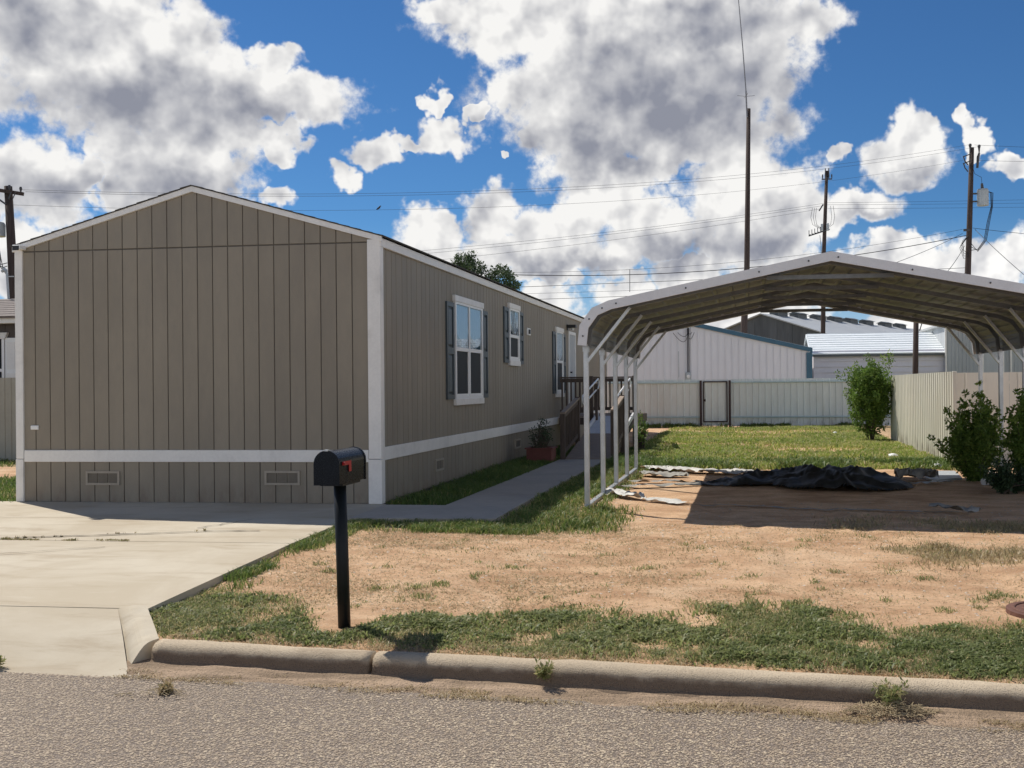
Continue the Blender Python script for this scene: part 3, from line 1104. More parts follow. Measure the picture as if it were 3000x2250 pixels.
# cast-iron cover in the verge
cov = thing('manhole_cover', 'round rusty iron utility cover lying in the verge grass', 'cover', (1.99, 7.17, -0.09))
mb = MB()
mb.tube([(1.99, 7.17, -0.13), (1.99, 7.17, -0.058)], 0.29, 28)
mb.build('lid', 'iron_rust', cov)
for rr in (0.06, 0.12, 0.18, 0.24):
    mb = MB()
    ring = [(1.99 + rr * math.cos(a), 7.17 + rr * math.sin(a), -0.056) for a in np.linspace(0, 2 * math.pi, 25)]
    mb.tube(ring, 0.008, 5, caps=False)
    mb.build('raised_ring', 'iron_rust', cov)

# ================================================================== mobile home
XW, XL, YG, YE = -4.54, -9.47, 12.40, 33.6       # right wall, left wall, gable end, far end
XM = (XW + XL) / 2
EAVE, RISE = 3.32, 0.2820
home = thing('mobile_home', 'long tan mobile home with vertical siding and white trim on the concrete driveway', 'house', (XM, YG, 0))


def roof_z(x):
    return EAVE + RISE * (min(x - XL, XW - x))


apex_z = roof_z(XM)
MB().prism([(XL + 0.02, -0.05), (XW - 0.02, -0.05), (XW - 0.02, EAVE - 0.02), (XM, apex_z - 0.02), (XL + 0.02, EAVE - 0.02)], 'y', YG + 0.012, YE - 0.012).build('wall_core', 'siding_core', home)

GAP = 0.0048


def gable_plank(name, x0, x1, z0, zt0, zt1, zm=None):
    """board on the gable end: x range, bottom, top at each side"""
    a, b = x0 + GAP, x1 - GAP
    c = 0.003
    y0, yf = YG + 0.012, YG
    vs = [(a, y0, z0), (b, y0, z0), (b, y0, zt1), (a, y0, zt0)]
    vs += [(a + c, yf, z0 + c), (b - c, yf, z0 + c), (b - c, yf, zt1 - c), (a + c, yf, zt0 - c)]
    fs = [(4, 5, 6, 7), (0, 1, 5, 4), (1, 2, 6, 5), (2, 3, 7, 6), (3, 0, 4, 7)]
    MB().add(vs, fs).build(name, 'siding', home)


gr = [XL + 0.02] + [-9.222 + 0.2064 * i for i in range(22)] + [XW - 0.02]
for a, b in zip(gr[:-1], gr[1:]):
    gable_plank('siding_plank', a, b, 0.60, 3.262, 3.262)
    if a < XM < b:
        MB().prism([(a + GAP, 3.276), (b - GAP, 3.276), (b - GAP, roof_z(b)), (XM, roof_z(XM)), (a + GAP, roof_z(a))], 'y', YG, YG + 0.012).build('gable_plank', 'siding', home)
    else:
        gable_plank('gable_plank', a, b, 3.276, roof_z(a), roof_z(b))
    gable_plank('skirting_plank', a, b, 0.0, 0.56, 0.56)

# long wall: one mesh per kind of board, shared by every copy


def side_plank_mesh(name, w, z0, z1):
    a, b, c = GAP, w - GAP, 0.003
    vs = [(-0.012, a, z0), (-0.012, b, z0), (-0.012, b, z1), (-0.012, a, z1), (0, a + c, z0 + c), (0, b - c, z0 + c), (0, b - c, z1 - c), (0, a + c, z1 - c)]
    me = bpy.data.meshes.new(name)
    me.from_pydata(vs, [], [(4, 5, 6, 7), (0, 1, 5, 4), (1, 2, 6, 5), (2, 3, 7, 6), (3, 0, 4, 7)])
    me.materials.append(MAT['siding'])
    return me


widths = [0.2064, 0.172, 0.238]
mw = [side_plank_mesh('siding_plank', w, 0.60, 3.25) for w in widths]
ms = [side_plank_mesh('skirting_plank', w, 0.0, 0.56) for w in widths]
y = YG + 0.06
k = 0
while y < YE - 0.2:
    i = [0, 0, 1, 2, 0, 1, 2][k % 7]
    link('siding_plank', mw[i], home, loc=(XW, y, 0))
    link('skirting_plank', ms[i], home, loc=(XW, y, 0))
    y += widths[i]
    k += 1

# trims
t = 0.022
MB().cbox(XL + 0.09, XW - 0.145, YG - t, YG + 0.01, 0.52, 0.672, 0.004).build('band_board', 'white_trim', home)
for a, b in ((YG + 0.10, 17.8), (17.805, 24.0), (24.005, 29.9), (29.905, YE - 0.1)):
    MB().cbox(XW - 0.01, XW + t, a, b, 0.535, 0.70, 0.004).build('band_board', 'white_trim', home)
MB().cbox(XL - t, XL + 0.085, YG - t - 0.004, YG + 0.02, 0.56, 3.36, 0.005).build('corner_board', 'white_trim', home)
MB().cbox(XL - t - 0.004, XL + 0.080, YG - t - 0.008, YG + 0.02, 0.0, 0.554, 0.005).build('corner_board', 'white_trim', home)
MB().cbox(XW - 0.14, XW + t + 0.004, YG - t - 0.004, YG + 0.012, 0.56, 3.30, 0.005).build('corner_board', 'white_trim', home)
MB().cbox(XW - 0.145, XW + t + 0.008, YG - t - 0.008, YG + 0.012, 0.0, 0.554, 0.005).build('corner_board', 'white_trim', home)
MB().cbox(XW - 0.01, XW + t + 0.006, YG + 0.013, YG + 0.10, 0.0, 3.24, 0.005).build('corner_board', 'white_trim', home)
MB().cbox(XW - 0.01, XW + t, YE - 0.10, YE + t, 0.0, 3.24, 0.005).build('corner_board', 'white_trim', home)
MB().cbox(XW - 0.01, XW + 0.035, YG - 0.02, YE + 0.03, 3.210, 3.324, 0.006).build('fascia', 'white_trim', home)
for s in (-1, 1):
    xe = XL - 0.05 if s < 0 else XW + 0.05
    ze = EAVE - RISE * 0.05
    # rake board under the roof edge
    MB().prism([(xe, ze - 0.040), (XM, apex_z - 0.040), (XM, apex_z + 0.030), (xe, ze + 0.030)], 'y', YG - 0.030, YG + 0.003).build('rake_board', 'white_trim', home)
    rf = MB().prism([(xe + s * 0.02, ze + 0.024), (XM, apex_z + 0.032), (XM, apex_z + 0.042), (xe + s * 0.02, ze + 0.034)], 'y', YG - 0.040, YE + 0.06).build('roof', 'shingle', home)
    n = 17
    for i in range(n):       # shingle courses showing as steps along the rake
        u0, u1 = i / n, (i + 1) / n
        xa, xb = xe + s * 0.025 + (XM - xe - s * 0.025) * u0, xe + s * 0.025 + (XM - xe - s * 0.025) * u1
        za, zb = ze + 0.032 + (apex_z + 0.042 - ze - 0.032) * u0, ze + 0.032 + (apex_z + 0.042 - ze - 0.032) * u1
        MB().prism([(xa, za), (xb, zb), (xb, zb + 0.003), (xa, za + 0.010)], 'y', YG - 0.046 + 0.007 * (i % 2), YE + 0.06).build('shingle_course', 'shingle', rf)


def vent(axis, a, b, z0, z1):
    """foundation vent: frame and grille bars"""
    if axis == 'g':
        fr = MB()
        for (x0, x1, q0, q1) in ((a, b, z1 - 0.028, z1), (a, b, z0, z0 + 0.028), (a, a + 0.028, z0 + 0.028, z1 - 0.028), (b - 0.028, b, z0 + 0.028, z1 - 0.028)):
            fr.box(x0, x1, YG - 0.022, YG + 0.004, q0, q1)
        f = fr.build('foundation_vent', 'vent_frame', home)
        w = (b - a - 0.056 - 0.03) / 3
        for i in range(3):
            x0 = a + 0.028 + i * (w + 0.015)
            g_ = MB().box(x0, x0 + w, YG - 0.008, YG + 0.004, z0 + 0.03, z1 - 0.03)
            for q in range(5):
                zz = z0 + 0.04 + q * (z1 - z0 - 0.08) / 4
                g_.box(x0 + 0.004, x0 + w - 0.004, YG - 0.014, YG - 0.006, zz - 0.003, zz + 0.004)
            g_.build('grille', 'vent_grille', f)
    else:
        fr = MB()
        for (y0, y1, q0, q1) in ((a, b, z1 - 0.028, z1), (a, b, z0, z0 + 0.028), (a, a + 0.028, z0 + 0.028, z1 - 0.028), (b - 0.028, b, z0 + 0.028, z1 - 0.028)):
            fr.box(XW - 0.004, XW + 0.022, y0, y1, q0, q1)
        f = fr.build('foundation_vent', 'vent_frame', home)
        w = (b - a - 0.056 - 0.03) / 3
        for i in range(3):
            y0 = a + 0.028 + i * (w + 0.015)
            MB().box(XW - 0.004, XW + 0.008, y0, y0 + w, z0 + 0.03, z1 - 0.03).build('grille', 'vent_grille', f)


vent('g', -8.51, -8.04, 0.22, 0.40)
vent('g', -6.06, -5.59, 0.23, 0.41)
vent('s', 14.66, 15.07, 0.21, 0.39)
vent('s', 19.93, 20.42, 0.22, 0.40)

# cover plate low on the gable, box beside the middle window
MB().cbox(-9.29, -9.18, YG - 0.018, YG + 0.004, 0.94, 0.995, 0.006).build('outlet_cover', 'white_vinyl', home)
ob = MB().cbox(XW - 0.004, XW + 0.02, 21.14, 21.46, 2.52, 2.67, 0.006).build('junction_plate', 'white_vinyl', home)
MB().box(XW + 0.018, XW + 0.045, 21.24, 21.36, 2.55, 2.64).build('socket', 'black_plastic', ob)


def window(y0, y1, z0, z1, lights, meet, label):
    """sash window on the long wall: head and sill trim, frame, panes, curtain behind the upper sash"""
    fr = MB()
    x0, x1 = XW - 0.004, XW + 0.040
    zb, zt = z0 + 0.10, z1 - 0.10
    fr.box(x0, x1, y0 + 0.02, y0 + 0.075, zb, zt)
    fr.box(x0, x1, y1 - 0.075, y1 - 0.02, zb, zt)
    fr.box(x0, x1, y0 + 0.075, y1 - 0.075, zt - 0.035, zt)
    fr.box(x0, x1, y0 + 0.075, y1 - 0.075, zb, zb + 0.045)
    w = (y1 - y0 - 0.15) / lights
    for i in range(1, lights):
        yc = y0 + 0.075 + i * w
        fr.box(x0, x1 - 0.004, yc - 0.035, yc + 0.035, zb + 0.045, zt - 0.035)
    for i in range(lights):
        ya, yb = y0 + 0.075 + i * w, y0 + 0.075 + (i + 1) * w
        if lights > 1:
            ya, yb = ya + (0.035 if i else 0), yb - (0.035 if i < lights - 1 else 0)
        fr.box(x0, x1 - 0.010, ya, yb, meet - 0.03, meet + 0.03)
        for q in (ya, yb - 0.03):
            fr.box(x0, x1 - 0.018, q, q + 0.03, zb + 0.045, meet - 0.03)
        fr.box(x0, x1 - 0.018, ya + 0.03, yb - 0.03, zb + 0.045, zb + 0.08)
    f = fr.build('window', 'white_vinyl', home, label=label)
    MB().cbox(XW - 0.004, XW + 0.052, y0 - 0.02, y1 + 0.02, z1 - 0.10, z1, 0.006).build('head_trim', 'white_trim', f)
    MB().cbox(XW - 0.004, XW + 0.052, y0, y1, z0, z0 + 0.10, 0.006).build('sill', 'white_trim', f)
    for i in range(lights):
        ya, yb = y0 + 0.075 + i * w, y0 + 0.075 + (i + 1) * w
        if lights > 1:
            ya, yb = ya + (0.035 if i else 0), yb - (0.035 if i < lights - 1 else 0)
        MB().box(XW + 0.001, XW + 0.004, ya, yb, meet + 0.03, zt - 0.035).build('backing', 'screen_dark', f)
        # valance with a scalloped, banded hem
        n = 26
        vs, fs = [], []
        rows = 9
        for r_ in range(rows + 1):
            for c_ in range(n + 1):
                u = c_ / n
                yy = ya + (yb - ya) * u
                hem = meet + 0.05 + 0.16 * abs(2 * u - 1) ** 1.6
                zz = (zt - 0.036) + (hem - (zt - 0.036)) * r_ / rows
                xx = XW + 0.012 + 0.004 * math.sin(u * 38 + r_ * 0.12) + (0.003 if r_ >= rows - 2 and r_ % 2 else 0)
                vs.append((xx, yy, zz))
        for r_ in range(rows):
            for c_ in range(n):
                a = r_ * (n + 1) + c_
                fs.append((a, a + 1, a + n + 2, a + n + 1))
        MB().add(vs, fs).build('curtain', 'curtain', f, smooth=True)
        for q in range(4):
            pts = [(XW + 0.018, ya + 0.005 + (yb - ya - 0.01) * u, meet + 0.045 + 0.028 * q + 0.15 * abs(2 * u - 1) ** 1.6) for u in np.linspace(0, 1, 15)]
            MB().tube(pts, 0.0055, 5).build('hem_band', 'paper_white', f)
        MB().box(XW + 0.0225, XW + 0.0245, ya, yb, meet + 0.03, zt - 0.035).build('upper_pane', 'window_glass', f)
        MB().box(XW + 0.004, XW + 0.012, ya + 0.03, yb - 0.03, zb + 0.08, meet - 0.03).build('lower_pane', 'screen_dark', f)


def shutter(y0, y1, z0, z1):
    s = MB()
    x0, x1 = XW - 0.003, XW + 0.030
    zm = z0 + (z1 - z0) * 0.50
    b = 0.055
    s.box(x0, x1, y0, y0 + b, z0, z1).box(x0, x1, y1 - b, y1, z0, z1)
    for q0, q1 in ((z0, z0 + 0.07), (zm - 0.05, zm + 0.05), (z1 - 0.07, z1)):
        s.box(x0, x1, y0 + b, y1 - b, q0, q1)
    o = s.build('shutter', 'shutter_blue', home)
    for q0, q1 in ((z0 + 0.07, zm - 0.05), (zm + 0.05, z1 - 0.07)):
        p_ = MB().box(x0, x0 + 0.010, y0 + b, y1 - b, q0, q1)
        p_.add([(x0 + 0.01, y0 + b + 0.02, q0 + 0.02), (x0 + 0.01, y1 - b - 0.02, q0 + 0.02), (x0 + 0.01, y1 - b - 0.02, q1 - 0.02), (x0 + 0.01, y0 + b + 0.02, q1 - 0.02),
                (x0 + 0.024, y0 + b + 0.05, q0 + 0.05), (x0 + 0.024, y1 - b - 0.05, q0 + 0.05), (x0 + 0.024, y1 - b - 0.05, q1 - 0.05), (x0 + 0.024, y0 + b + 0.05, q1 - 0.05)],
               [(4, 5, 6, 7), (0, 1, 5, 4), (1, 2, 6, 5), (2, 3, 7, 6), (3, 0, 4, 7)])
        p_.build('raised_panel', 'shutter_blue', o)


window(15.68, 17.40, 1.16, 2.89, 2, 2.05, 'white double sash window nearest the street')
shutter(15.27, 15.66, 1.26, 2.76)
shutter(17.42, 17.77, 1.26, 2.77)
window(19.42, 20.33, 1.85, 3.06, 1, 2.43, 'small white sash window set high')
shutter(19.04, 19.40, 1.90, 2.96)
shutter(20.35, 20.71, 1.90, 2.95)
window(24.35, 25.30, 1.18, 2.87, 1, 2.04, 'tall white sash window by the door')
shutter(23.97, 24.33, 1.27, 2.74)
shutter(25.32, 25.66, 1.27, 2.74)

# entrance door
dr = MB().box(XW - 0.004, XW + 0.035, 26.18, 26.26, 0.74, 2.86).box(XW - 0.004, XW + 0.035, 27.11, 27.19, 0.74, 2.86).box(XW - 0.004, XW + 0.035, 26.26, 27.11, 2.78, 2.86).build('door', 'white_vinyl', home, label='white framed entrance door with grey storm screen')
MB().box(XW - 0.002, XW + 0.018, 26.26, 27.11, 0.74, 2.78).build('storm_panel', 'metal_wall_grey', dr)
MB().tube([(XW + 0.018, 26.36, 1.80), (XW + 0.06, 26.36, 1.80), (XW + 0.075, 26.36, 1.80)], [0.02, 0.02, 0.035], 10).build('handle', 'black_plastic', dr)

# lamp over the door and the small camera on the gable
la = thing('wall_lamp', 'small black lamp fixed to the siding above the entrance door', 'lamp', (XW, 26.05, 2.95))
MB().cbox(XW, XW + 0.03, 25.98, 26.12, 2.87, 3.02, 0.006).build('mounting_plate', 'black_plastic', la)
MB().cbox(XW + 0.03, XW + 0.24, 25.95, 26.16, 2.93, 3.01, 0.01).build('lamp_shade', 'black_plastic', la)
MB().tube([(XW + 0.14, 26.05, 2.93), (XW + 0.14, 26.05, 2.87)], [0.05, 0.035], 12).build('bulb_glass', 'paper_white', la)
sc = thing('security_camera', 'small white and black camera at the upper left corner of the tan gable', 'camera', (-9.375, YG, 3.27))
MB().cbox(-9.430, -9.320, YG - 0.15, YG - 0.02, 3.288, 3.345, 0.008).build('housing', 'white_vinyl', sc)
MB().cbox(-9.422, -9.328, YG - 0.158, YG - 0.15, 3.272, 3.335, 0.004).build('lens_cover', 'black_plastic', sc)
MB().box(-9.40, -9.35, YG - 0.03, YG + 0.003, 3.29, 3.33).build('bracket', 'white_vinyl', sc)

# ================================================================== mailbox
MX, MY = -2.615, 6.40
mbx = thing('mailbox', 'black rounded mailbox with red flag on a black post in the verge', 'mailbox', (MX, MY, -0.10))
MB().tube([(MX + 0.022, MY, -0.16), (MX + 0.012, MY, 0.3), (MX - 0.002, MY, 0.84)], 0.040, 20).build('post', 'post_black', mbx, smooth=True)


def arch(w, h, n=16):
    r = w / 2
    return [(-r, 0)] + [(-r * math.cos(a), h - r + r * math.sin(a)) for a in np.linspace(0, math.pi, n)] + [(r, 0)]


def arch_prism(mb_, w, h, y0, y1, z0, dx=0):
    pr = arch(w, h)
    return mb_.prism([(MX + dx + a, z0 + b) for a, b in pr], 'y', y0, y1)


arch_prism(MB(), 0.158, 0.212, 6.20, 6.63, 0.842).build('box', 'mailbox_black', mbx)
arch_prism(MB(), 0.170, 0.219, 6.183, 6.200, 0.839).build('door', 'mailbox_black', mbx)
arch_prism(MB(), 0.168, 0.218, 6.630, 6.645, 0.839).build('back', 'mailbox_black', mbx)
MB().box(MX - 0.012, MX + 0.012, 6.178, 6.203, 1.054, 1.064).build('latch', 'galvanised', mbx)
MB().box(MX - 0.075, MX + 0.075, 6.26, 6.56, 0.828, 0.842).build('mounting_board', 'post_black', mbx)
fl = MB().prism([(6.235, 0.985), (6.375, 0.985), (6.375, 0.915), (6.340, 0.915), (6.340, 0.960), (6.235, 0.960)], 'x', MX + 0.0835, MX + 0.0875).build('flag', 'flag_red', mbx)
MB().tube([(MX + 0.078, 6.25, 0.972), (MX + 0.096, 6.25, 0.972)], 0.009, 8).build('pivot', 'flag_red', fl)

# ================================================================== carport
CL, CM, CR = -1.955, 0.97, 3.895
YS = [12.37, 13.77, 15.16, 16.55, 17.94]
YR0, YR1 = 12.06, 18.22
half = [(-1.955, 1.93), (-1.93, 2.16), (-1.79, 2.35), (-1.60, 2.43), (0.97, 2.94)]
OUT = half + [(2 * CM - x, z) for x, z in half[-2::-1]]


def inset(prof_, d):
    r = []
    k = len(prof_)
    for i, (x, z) in enumerate(prof_):
        nv = Vector((0, 0))
        ns = []
        if i > 0:
            t_ = Vector((x - prof_[i - 1][0], z - prof_[i - 1][1])).normalized()
            ns.append(Vector((t_.y, -t_.x)))
        if i < k - 1:
            t_ = Vector((prof_[i + 1][0] - x, prof_[i + 1][1] - z)).normalized()
            ns.append(Vector((t_.y, -t_.x)))
        for q in ns:
            nv += q
        nv.normalize()
        f = d / max(0.4, nv.dot(ns[0]))
        r.append((x + nv.x * f, z + nv.y * f))
    return r


cp = thing('carport', 'grey steel carport with peaked ribbed roof over bare dirt beside the home', 'carport', (CM, 15.1, 0))
FZ = -0.05
for sx in (1, -1):
    X = lambda x: x if sx > 0 else 2 * CM - x
    for y in YS:
        x = X(-1.925)
        MB().cbox(x - 0.031, x + 0.031, y - 0.031, y + 0.031, FZ + 0.055, 1.955, 0.006).build('leg', 'galvanised', cp)
        a, b = (X(-1.90), y - 0.045, 1.74), (X(-1.38), y - 0.045, 2.385)
        MB().beam(a, b, 0.035, 0.05, (0, 1, 0)).build('brace', 'galvanised', cp)
    x = X(-1.925)
    MB().cbox(x - 0.033, x + 0.033, YS[0] - 0.04, YS[-1] + 0.04, FZ - 0.01, FZ + 0.066, 0.006).build('base_rail', 'galvanised', cp)
    MB().box(x - 0.04, x + 0.04, YS[0] - 0.07, YS[0] - 0.042, FZ - 0.02, FZ + 0.03).build('foot_cap', 'black_plastic', cp)
bow_path = inset(OUT, 0.062)
for y in YS:
    MB().rtube([(a, y, b) for a, b in bow_path], 0.055, 0.055, (0, 1, 0)).build('roof_bow', 'galvanised_shaded', cp)
    MB().beam((0.24, y - 0.048, 2.70), (1.70, y - 0.048, 2.70), 0.035, 0.05).build('collar_tie', 'galvanised_shaded', cp)
    for sx in (1, -1):       # sleeve where the bow meets the leg
        x = -1.925 if sx > 0 else 2 * CM + 1.925
        MB().box(x - 0.036, x + 0.036, y - 0.036, y + 0.036, 1.86, 1.93).build('sleeve', 'galvanised', cp)


def ribbed_line(p0, p1, pitch, rib_w, rib_h):
    """polyline from p0 to p1 with raised ribs on its left-hand (outer) side"""
    a, b = Vector(p0), Vector(p1)
    L = (b - a).length
    t_ = (b - a) / L
    nv = Vector((-t_.y, t_.x))
    n = max(1, round(L / pitch))
    st = L / n
    r = [a]
    for i in range(n):
        c = (i + 0.5) * st
        for d_, h_ in ((-rib_w / 2, 0), (-rib_w / 4, rib_h), (rib_w / 4, rib_h), (rib_w / 2, 0)):
            r.append(a + t_ * (c + d_) + nv * h_)
    r.append(b)
    return [(q.x, q.y) for q in r]


def sheet_prism(line, th, axis, a, b):
    low = [(x, z - th) for x, z in line]
    mb_ = MB()
    n = len(line)

    def P(q, t_):
        return (q[0], t_, q[1]) if axis == 'y' else (q[0], q[1], t_)
    vs = [P(q, a) for q in line] + [P(q, b) for q in line] + [P(q, a) for q in low] + [P(q, b) for q in low]
    fs = []
    for i in range(n - 1):
        fs += [(i, i + 1, n + i + 1, n + i), (2 * n + i, 3 * n + i, 3 * n + i + 1, 2 * n + i + 1)]
        fs += [(i, 2 * n + i, 2 * n + i + 1, i + 1), (n + i, n + i + 1, 3 * n + i + 1, 3 * n + i)]
    fs += [(0, n, 3 * n, 2 * n), (n - 1, 3 * n - 1, 4 * n - 1, 2 * n - 1)]
    return mb_.add(vs, fs)


SEG = [Vector(half[3]) + (Vector(half[4]) - Vector(half[3])) * f for f in (0, 0.34, 0.67, 1.0)]
for sx in (1, -1):
    X = lambda q: (q[0], q[1]) if sx > 0 else (2 * CM - q[0], q[1])
    panels = []
    e = []
    for p0, p1 in zip(half[:3], half[1:4]):
        e += ribbed_line(p0, p1, 0.12, 0.05, 0.012)[:-1]
    panels.append(e + [half[3]])
    for i in range(3):
        panels.append(ribbed_line(SEG[i], SEG[i + 1], 0.22, 0.07, 0.018))
    for ln in panels:
        ln = [X(q) for q in ln]
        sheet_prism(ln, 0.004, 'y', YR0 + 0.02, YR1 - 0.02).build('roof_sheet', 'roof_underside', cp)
inn = inset(OUT, 0.085)
outr = inset(OUT, -0.022)
for yy0, yy1 in ((YR0 - 0.012, YR0 + 0.016), (YR1 - 0.016, YR1 + 0.012)):
    for rng_ in ((0, 4), (4, 8)):
        mb = MB()
        for i in range(rng_[0], rng_[1]):
            mb.prism([outr[i], outr[i + 1], inn[i + 1], inn[i]], 'y', yy0, yy1)
        tr = mb.build('roof_trim', 'carport_trim', cp)
        if yy0 < 13:
            for i in range(rng_[0], rng_[1]):
                for f in ((0.5,) if abs(OUT[i + 1][0] - OUT[i][0]) < 0.5 else (0.03, 0.35, 0.68, 0.9)):
                    x = (outr[i][0] + inn[i][0]) / 2 * (1 - f) + (outr[i + 1][0] + inn[i + 1][0]) / 2 * f
                    z = (outr[i][1] + inn[i][1]) / 2 * (1 - f) + (outr[i + 1][1] + inn[i + 1][1]) / 2 * f
                    MB().tube([(x, YR0 - 0.012, z), (x, YR0 - 0.02, z)], 0.011, 7).build('screw', 'pole_hardware', tr)

# ================================================================== wooden ramp and landing at the door
rp = thing('ramp', 'wooden access ramp with railings leading from the walkway up to the home door', 'ramp', (-3.1, 22, 0))
RX0, RX1, RY0, RY1, LZ = -3.56, -2.66, 20.08, 24.5, 0.72


def ramp_z(y):
    return 0.02 + (y - RY0) * (LZ - 0.02) / (RY1 - RY0)


y = RY0
while y < 22.45:
    MB().add([(RX0, y, ramp_z(y)), (RX1, y, ramp_z(y)), (RX1, y + 0.138, ramp_z(y + 0.138)), (RX0, y + 0.138, ramp_z(y + 0.138)),
              (RX0, y, ramp_z(y) - 0.035), (RX1, y, ramp_z(y) - 0.035), (RX1, y + 0.138, ramp_z(y + 0.138) - 0.035), (RX0, y + 0.138, ramp_z(y + 0.138) - 0.035)],
             [(0, 1, 2, 3), (7, 6, 5, 4), (0, 4, 5, 1), (1, 5, 6, 2), (2, 6, 7, 3), (3, 7, 4, 0)]).build('deck_plank', 'wood_grey', rp)
    y += 0.146
MB().beam(((RX0 + RX1) / 2, 22.48, ramp_z(22.48) - 0.01), ((RX0 + RX1) / 2, RY1, LZ - 0.01), RX1 - RX0 - 0.1, 0.03).build('ramp_plate', 'ramp_plate', rp)
for x in (RX0 + 0.02, RX1 - 0.02):
    MB().beam((x, RY0 + 0.02, ramp_z(RY0) - 0.07), (x, RY1, LZ - 0.12), 0.04, 0.14).build('stringer', 'wood_brown', rp)
    MB().beam((x, 22.5, ramp_z(22.5) + 0.04), (x, RY1, LZ + 0.04), 0.04, 0.10).build('kick_board', 'pipe_white', rp)
y = RY1
while y < 27.2:
    MB().box(-4.48, RX1, y + 0.004, y + 0.142, LZ - 0.03, LZ).build('deck_plank', 'wood_grey', rp)
    y += 0.146
MB().box(-4.48, RX1, RY1 - 0.04, RY1 - 0.002, LZ - 0.2, LZ - 0.032).build('rim_board', 'wood_brown', rp)
MB().box(RX1 - 0.0, RX1 + 0.04, RY1, 27.2, LZ - 0.2, LZ - 0.005).build('rim_board', 'wood_brown', rp)


def rail(p, q, h0, bot, n, m_top='wood_brown', posts=(1, 1)):
    """railing between two floor points: cap, bottom rail, balusters, posts"""
    p, q = Vector(p), Vector(q)
    top = h0
    MB().beam(p + Vector((0, 0, top)), q + Vector((0, 0, top)), 0.095, 0.036).build('rail_cap', m_top, rp)
    MB().beam(p + Vector((0, 0, top - 0.07)), q + Vector((0, 0, top - 0.07)), 0.04, 0.09).build('top_rail', 'wood_brown', rp)
    MB().beam(p + Vector((0, 0, bot)), q + Vector((0, 0, bot)), 0.04, 0.085).build('bottom_rail', 'wood_brown', rp)
    for i in range(n):
        f = (i + 0.5) / n
        c = p + (q - p) * f
        MB().box(c.x - 0.019, c.x + 0.019, c.y - 0.019, c.y + 0.019, c.z + bot - 0.04, c.z + top - 0.03).build('baluster', 'wood_brown', rp)
    for k_, c in enumerate((p, q)):
        if posts[k_]:
            MB().box(c.x - 0.045, c.x + 0.045, c.y - 0.045, c.y + 0.045, -0.06, c.z + top + (0.03 if k_ or posts[k_] > 1 else -0.02)).build('post', 'wood_brown', rp)


rail((-3.58, 19.95, 0.02), (-3.58, 21.75, ramp_z(21.75)), 0.90, 0.12, 10, 'wood_grey')
rail((-2.64, 20.35, 0.06), (-2.64, 21.95, ramp_z(21.95)), 0.90, 0.12, 9, 'wood_grey')
rail((-4.46, RY1 + 0.02, LZ), (-3.70, RY1 + 0.02, LZ), 0.93, 0.12, 7, posts=(0, 2))
rail((-4.46, 27.15, LZ), (-2.93, 27.15, LZ), 0.95, 0.12, 15, posts=(0, 0))
rail((-2.66, RY1 + 0.02, LZ), (-2.93, 27.15, LZ), 0.93, 0.12, 16, posts=(2, 2))
for x in (-3.50, -2.74):       # metal handrail loops along the upper ramp
    lo = []
    pts = [(x, 22.0, 1.24), (x, 21.93, 1.20), (x, 21.93, 1.10), (x, 22.0, 1.03), (x, 24.3, 1.40), (x, 24.42, 1.45), (x, 24.42, 1.56), (x, 24.3, 1.61), (x, 22.0, 1.24)]
    MB().tube(pts, 0.020, 8).build('handrail', 'pipe_white', rp, smooth=True)
    for y_ in (22.35, 24.0):
        MB().box(x - 0.03, x + 0.03, y_ - 0.03, y_ + 0.03, ramp_z(y_) - 0.1, ramp_z(y_) + 0.86).build('rail_post', 'wood_brown', rp)

# planter with its plant, by the wall
pl = thing('planter_box', 'dark red square planter box against the skirting near the ramp', 'planter', (-3.92, 19.5, -0.05))
for (a0, a1, b0, b1) in ((-4.16, -3.68, 19.26, 19.30), (-4.16, -3.68, 19.70, 19.74), (-4.16, -4.12, 19.30, 19.70), (-3.72, -3.68, 19.30, 19.70)):
    MB().box(a0, a1, b0, b1, -0.06, 0.26).build('side', 'brick_red', pl)
MB().box(-4.12, -3.72, 19.30, 19.70, 0.10, 0.20).build('soil', 'crack_dark', pl)
MB().box(-4.19, -3.65, 19.23, 19.27, 0.255, 0.28).box(-4.19, -3.65, 19.73, 19.77, 0.255, 0.28).box(-4.19, -4.11, 19.27, 19.73, 0.255, 0.28).box(-3.73, -3.65, 19.27, 19.73, 0.255, 0.28).build('rim', 'brick_red', pl)


def shrub(name, label, base, pts, rad, per, size, mat, seed, group=None, cat='shrub'):
    t_ = thing(name, label, cat, base, group)
    r = np.random.default_rng(seed)
    mb_ = MB()
    for q in pts[::max(1, len(pts) // 26)]:
        b0 = Vector(base) + Vector((r.normal() * 0.04, r.normal() * 0.04, 0))
        q = Vector(q)
        md = (b0 + q) / 2 + Vector((r.normal() * 0.05, r.normal() * 0.05, 0.05))
        mb_.tube([b0, md, q], [0.014, 0.009, 0.004], 5)
    mb_.build('stem', 'bark', t_, kind='stuff')
    leaves('foliage', pts, rad, per, size, mat, t_, seed)
    return t_


def cloud_pts(n, c, r3, seed, shape=None):
    r = np.random.default_rng(seed)
    out = []
    while len(out) < n:
        d_ = r.normal(size=3)
        d_ /= np.linalg.norm(d_)
        f = r.random() ** 0.4
        q = np.array(c) + d_ * f * np.array(r3)
        if shape is None or r.random() < shape(q):
            out.append(q)
    return np.array(out)


ps = cloud_pts(46, (-3.92, 19.55, 0.5), (0.22, 0.22, 0.32), 3)
shrub('potted_plant', 'dark leafy plant growing in the red planter box', (-3.92, 19.5, 0.2), ps, np.full(len(ps), 0.06), 26, 0.035, 'leaf_dark', 5, cat='plant')

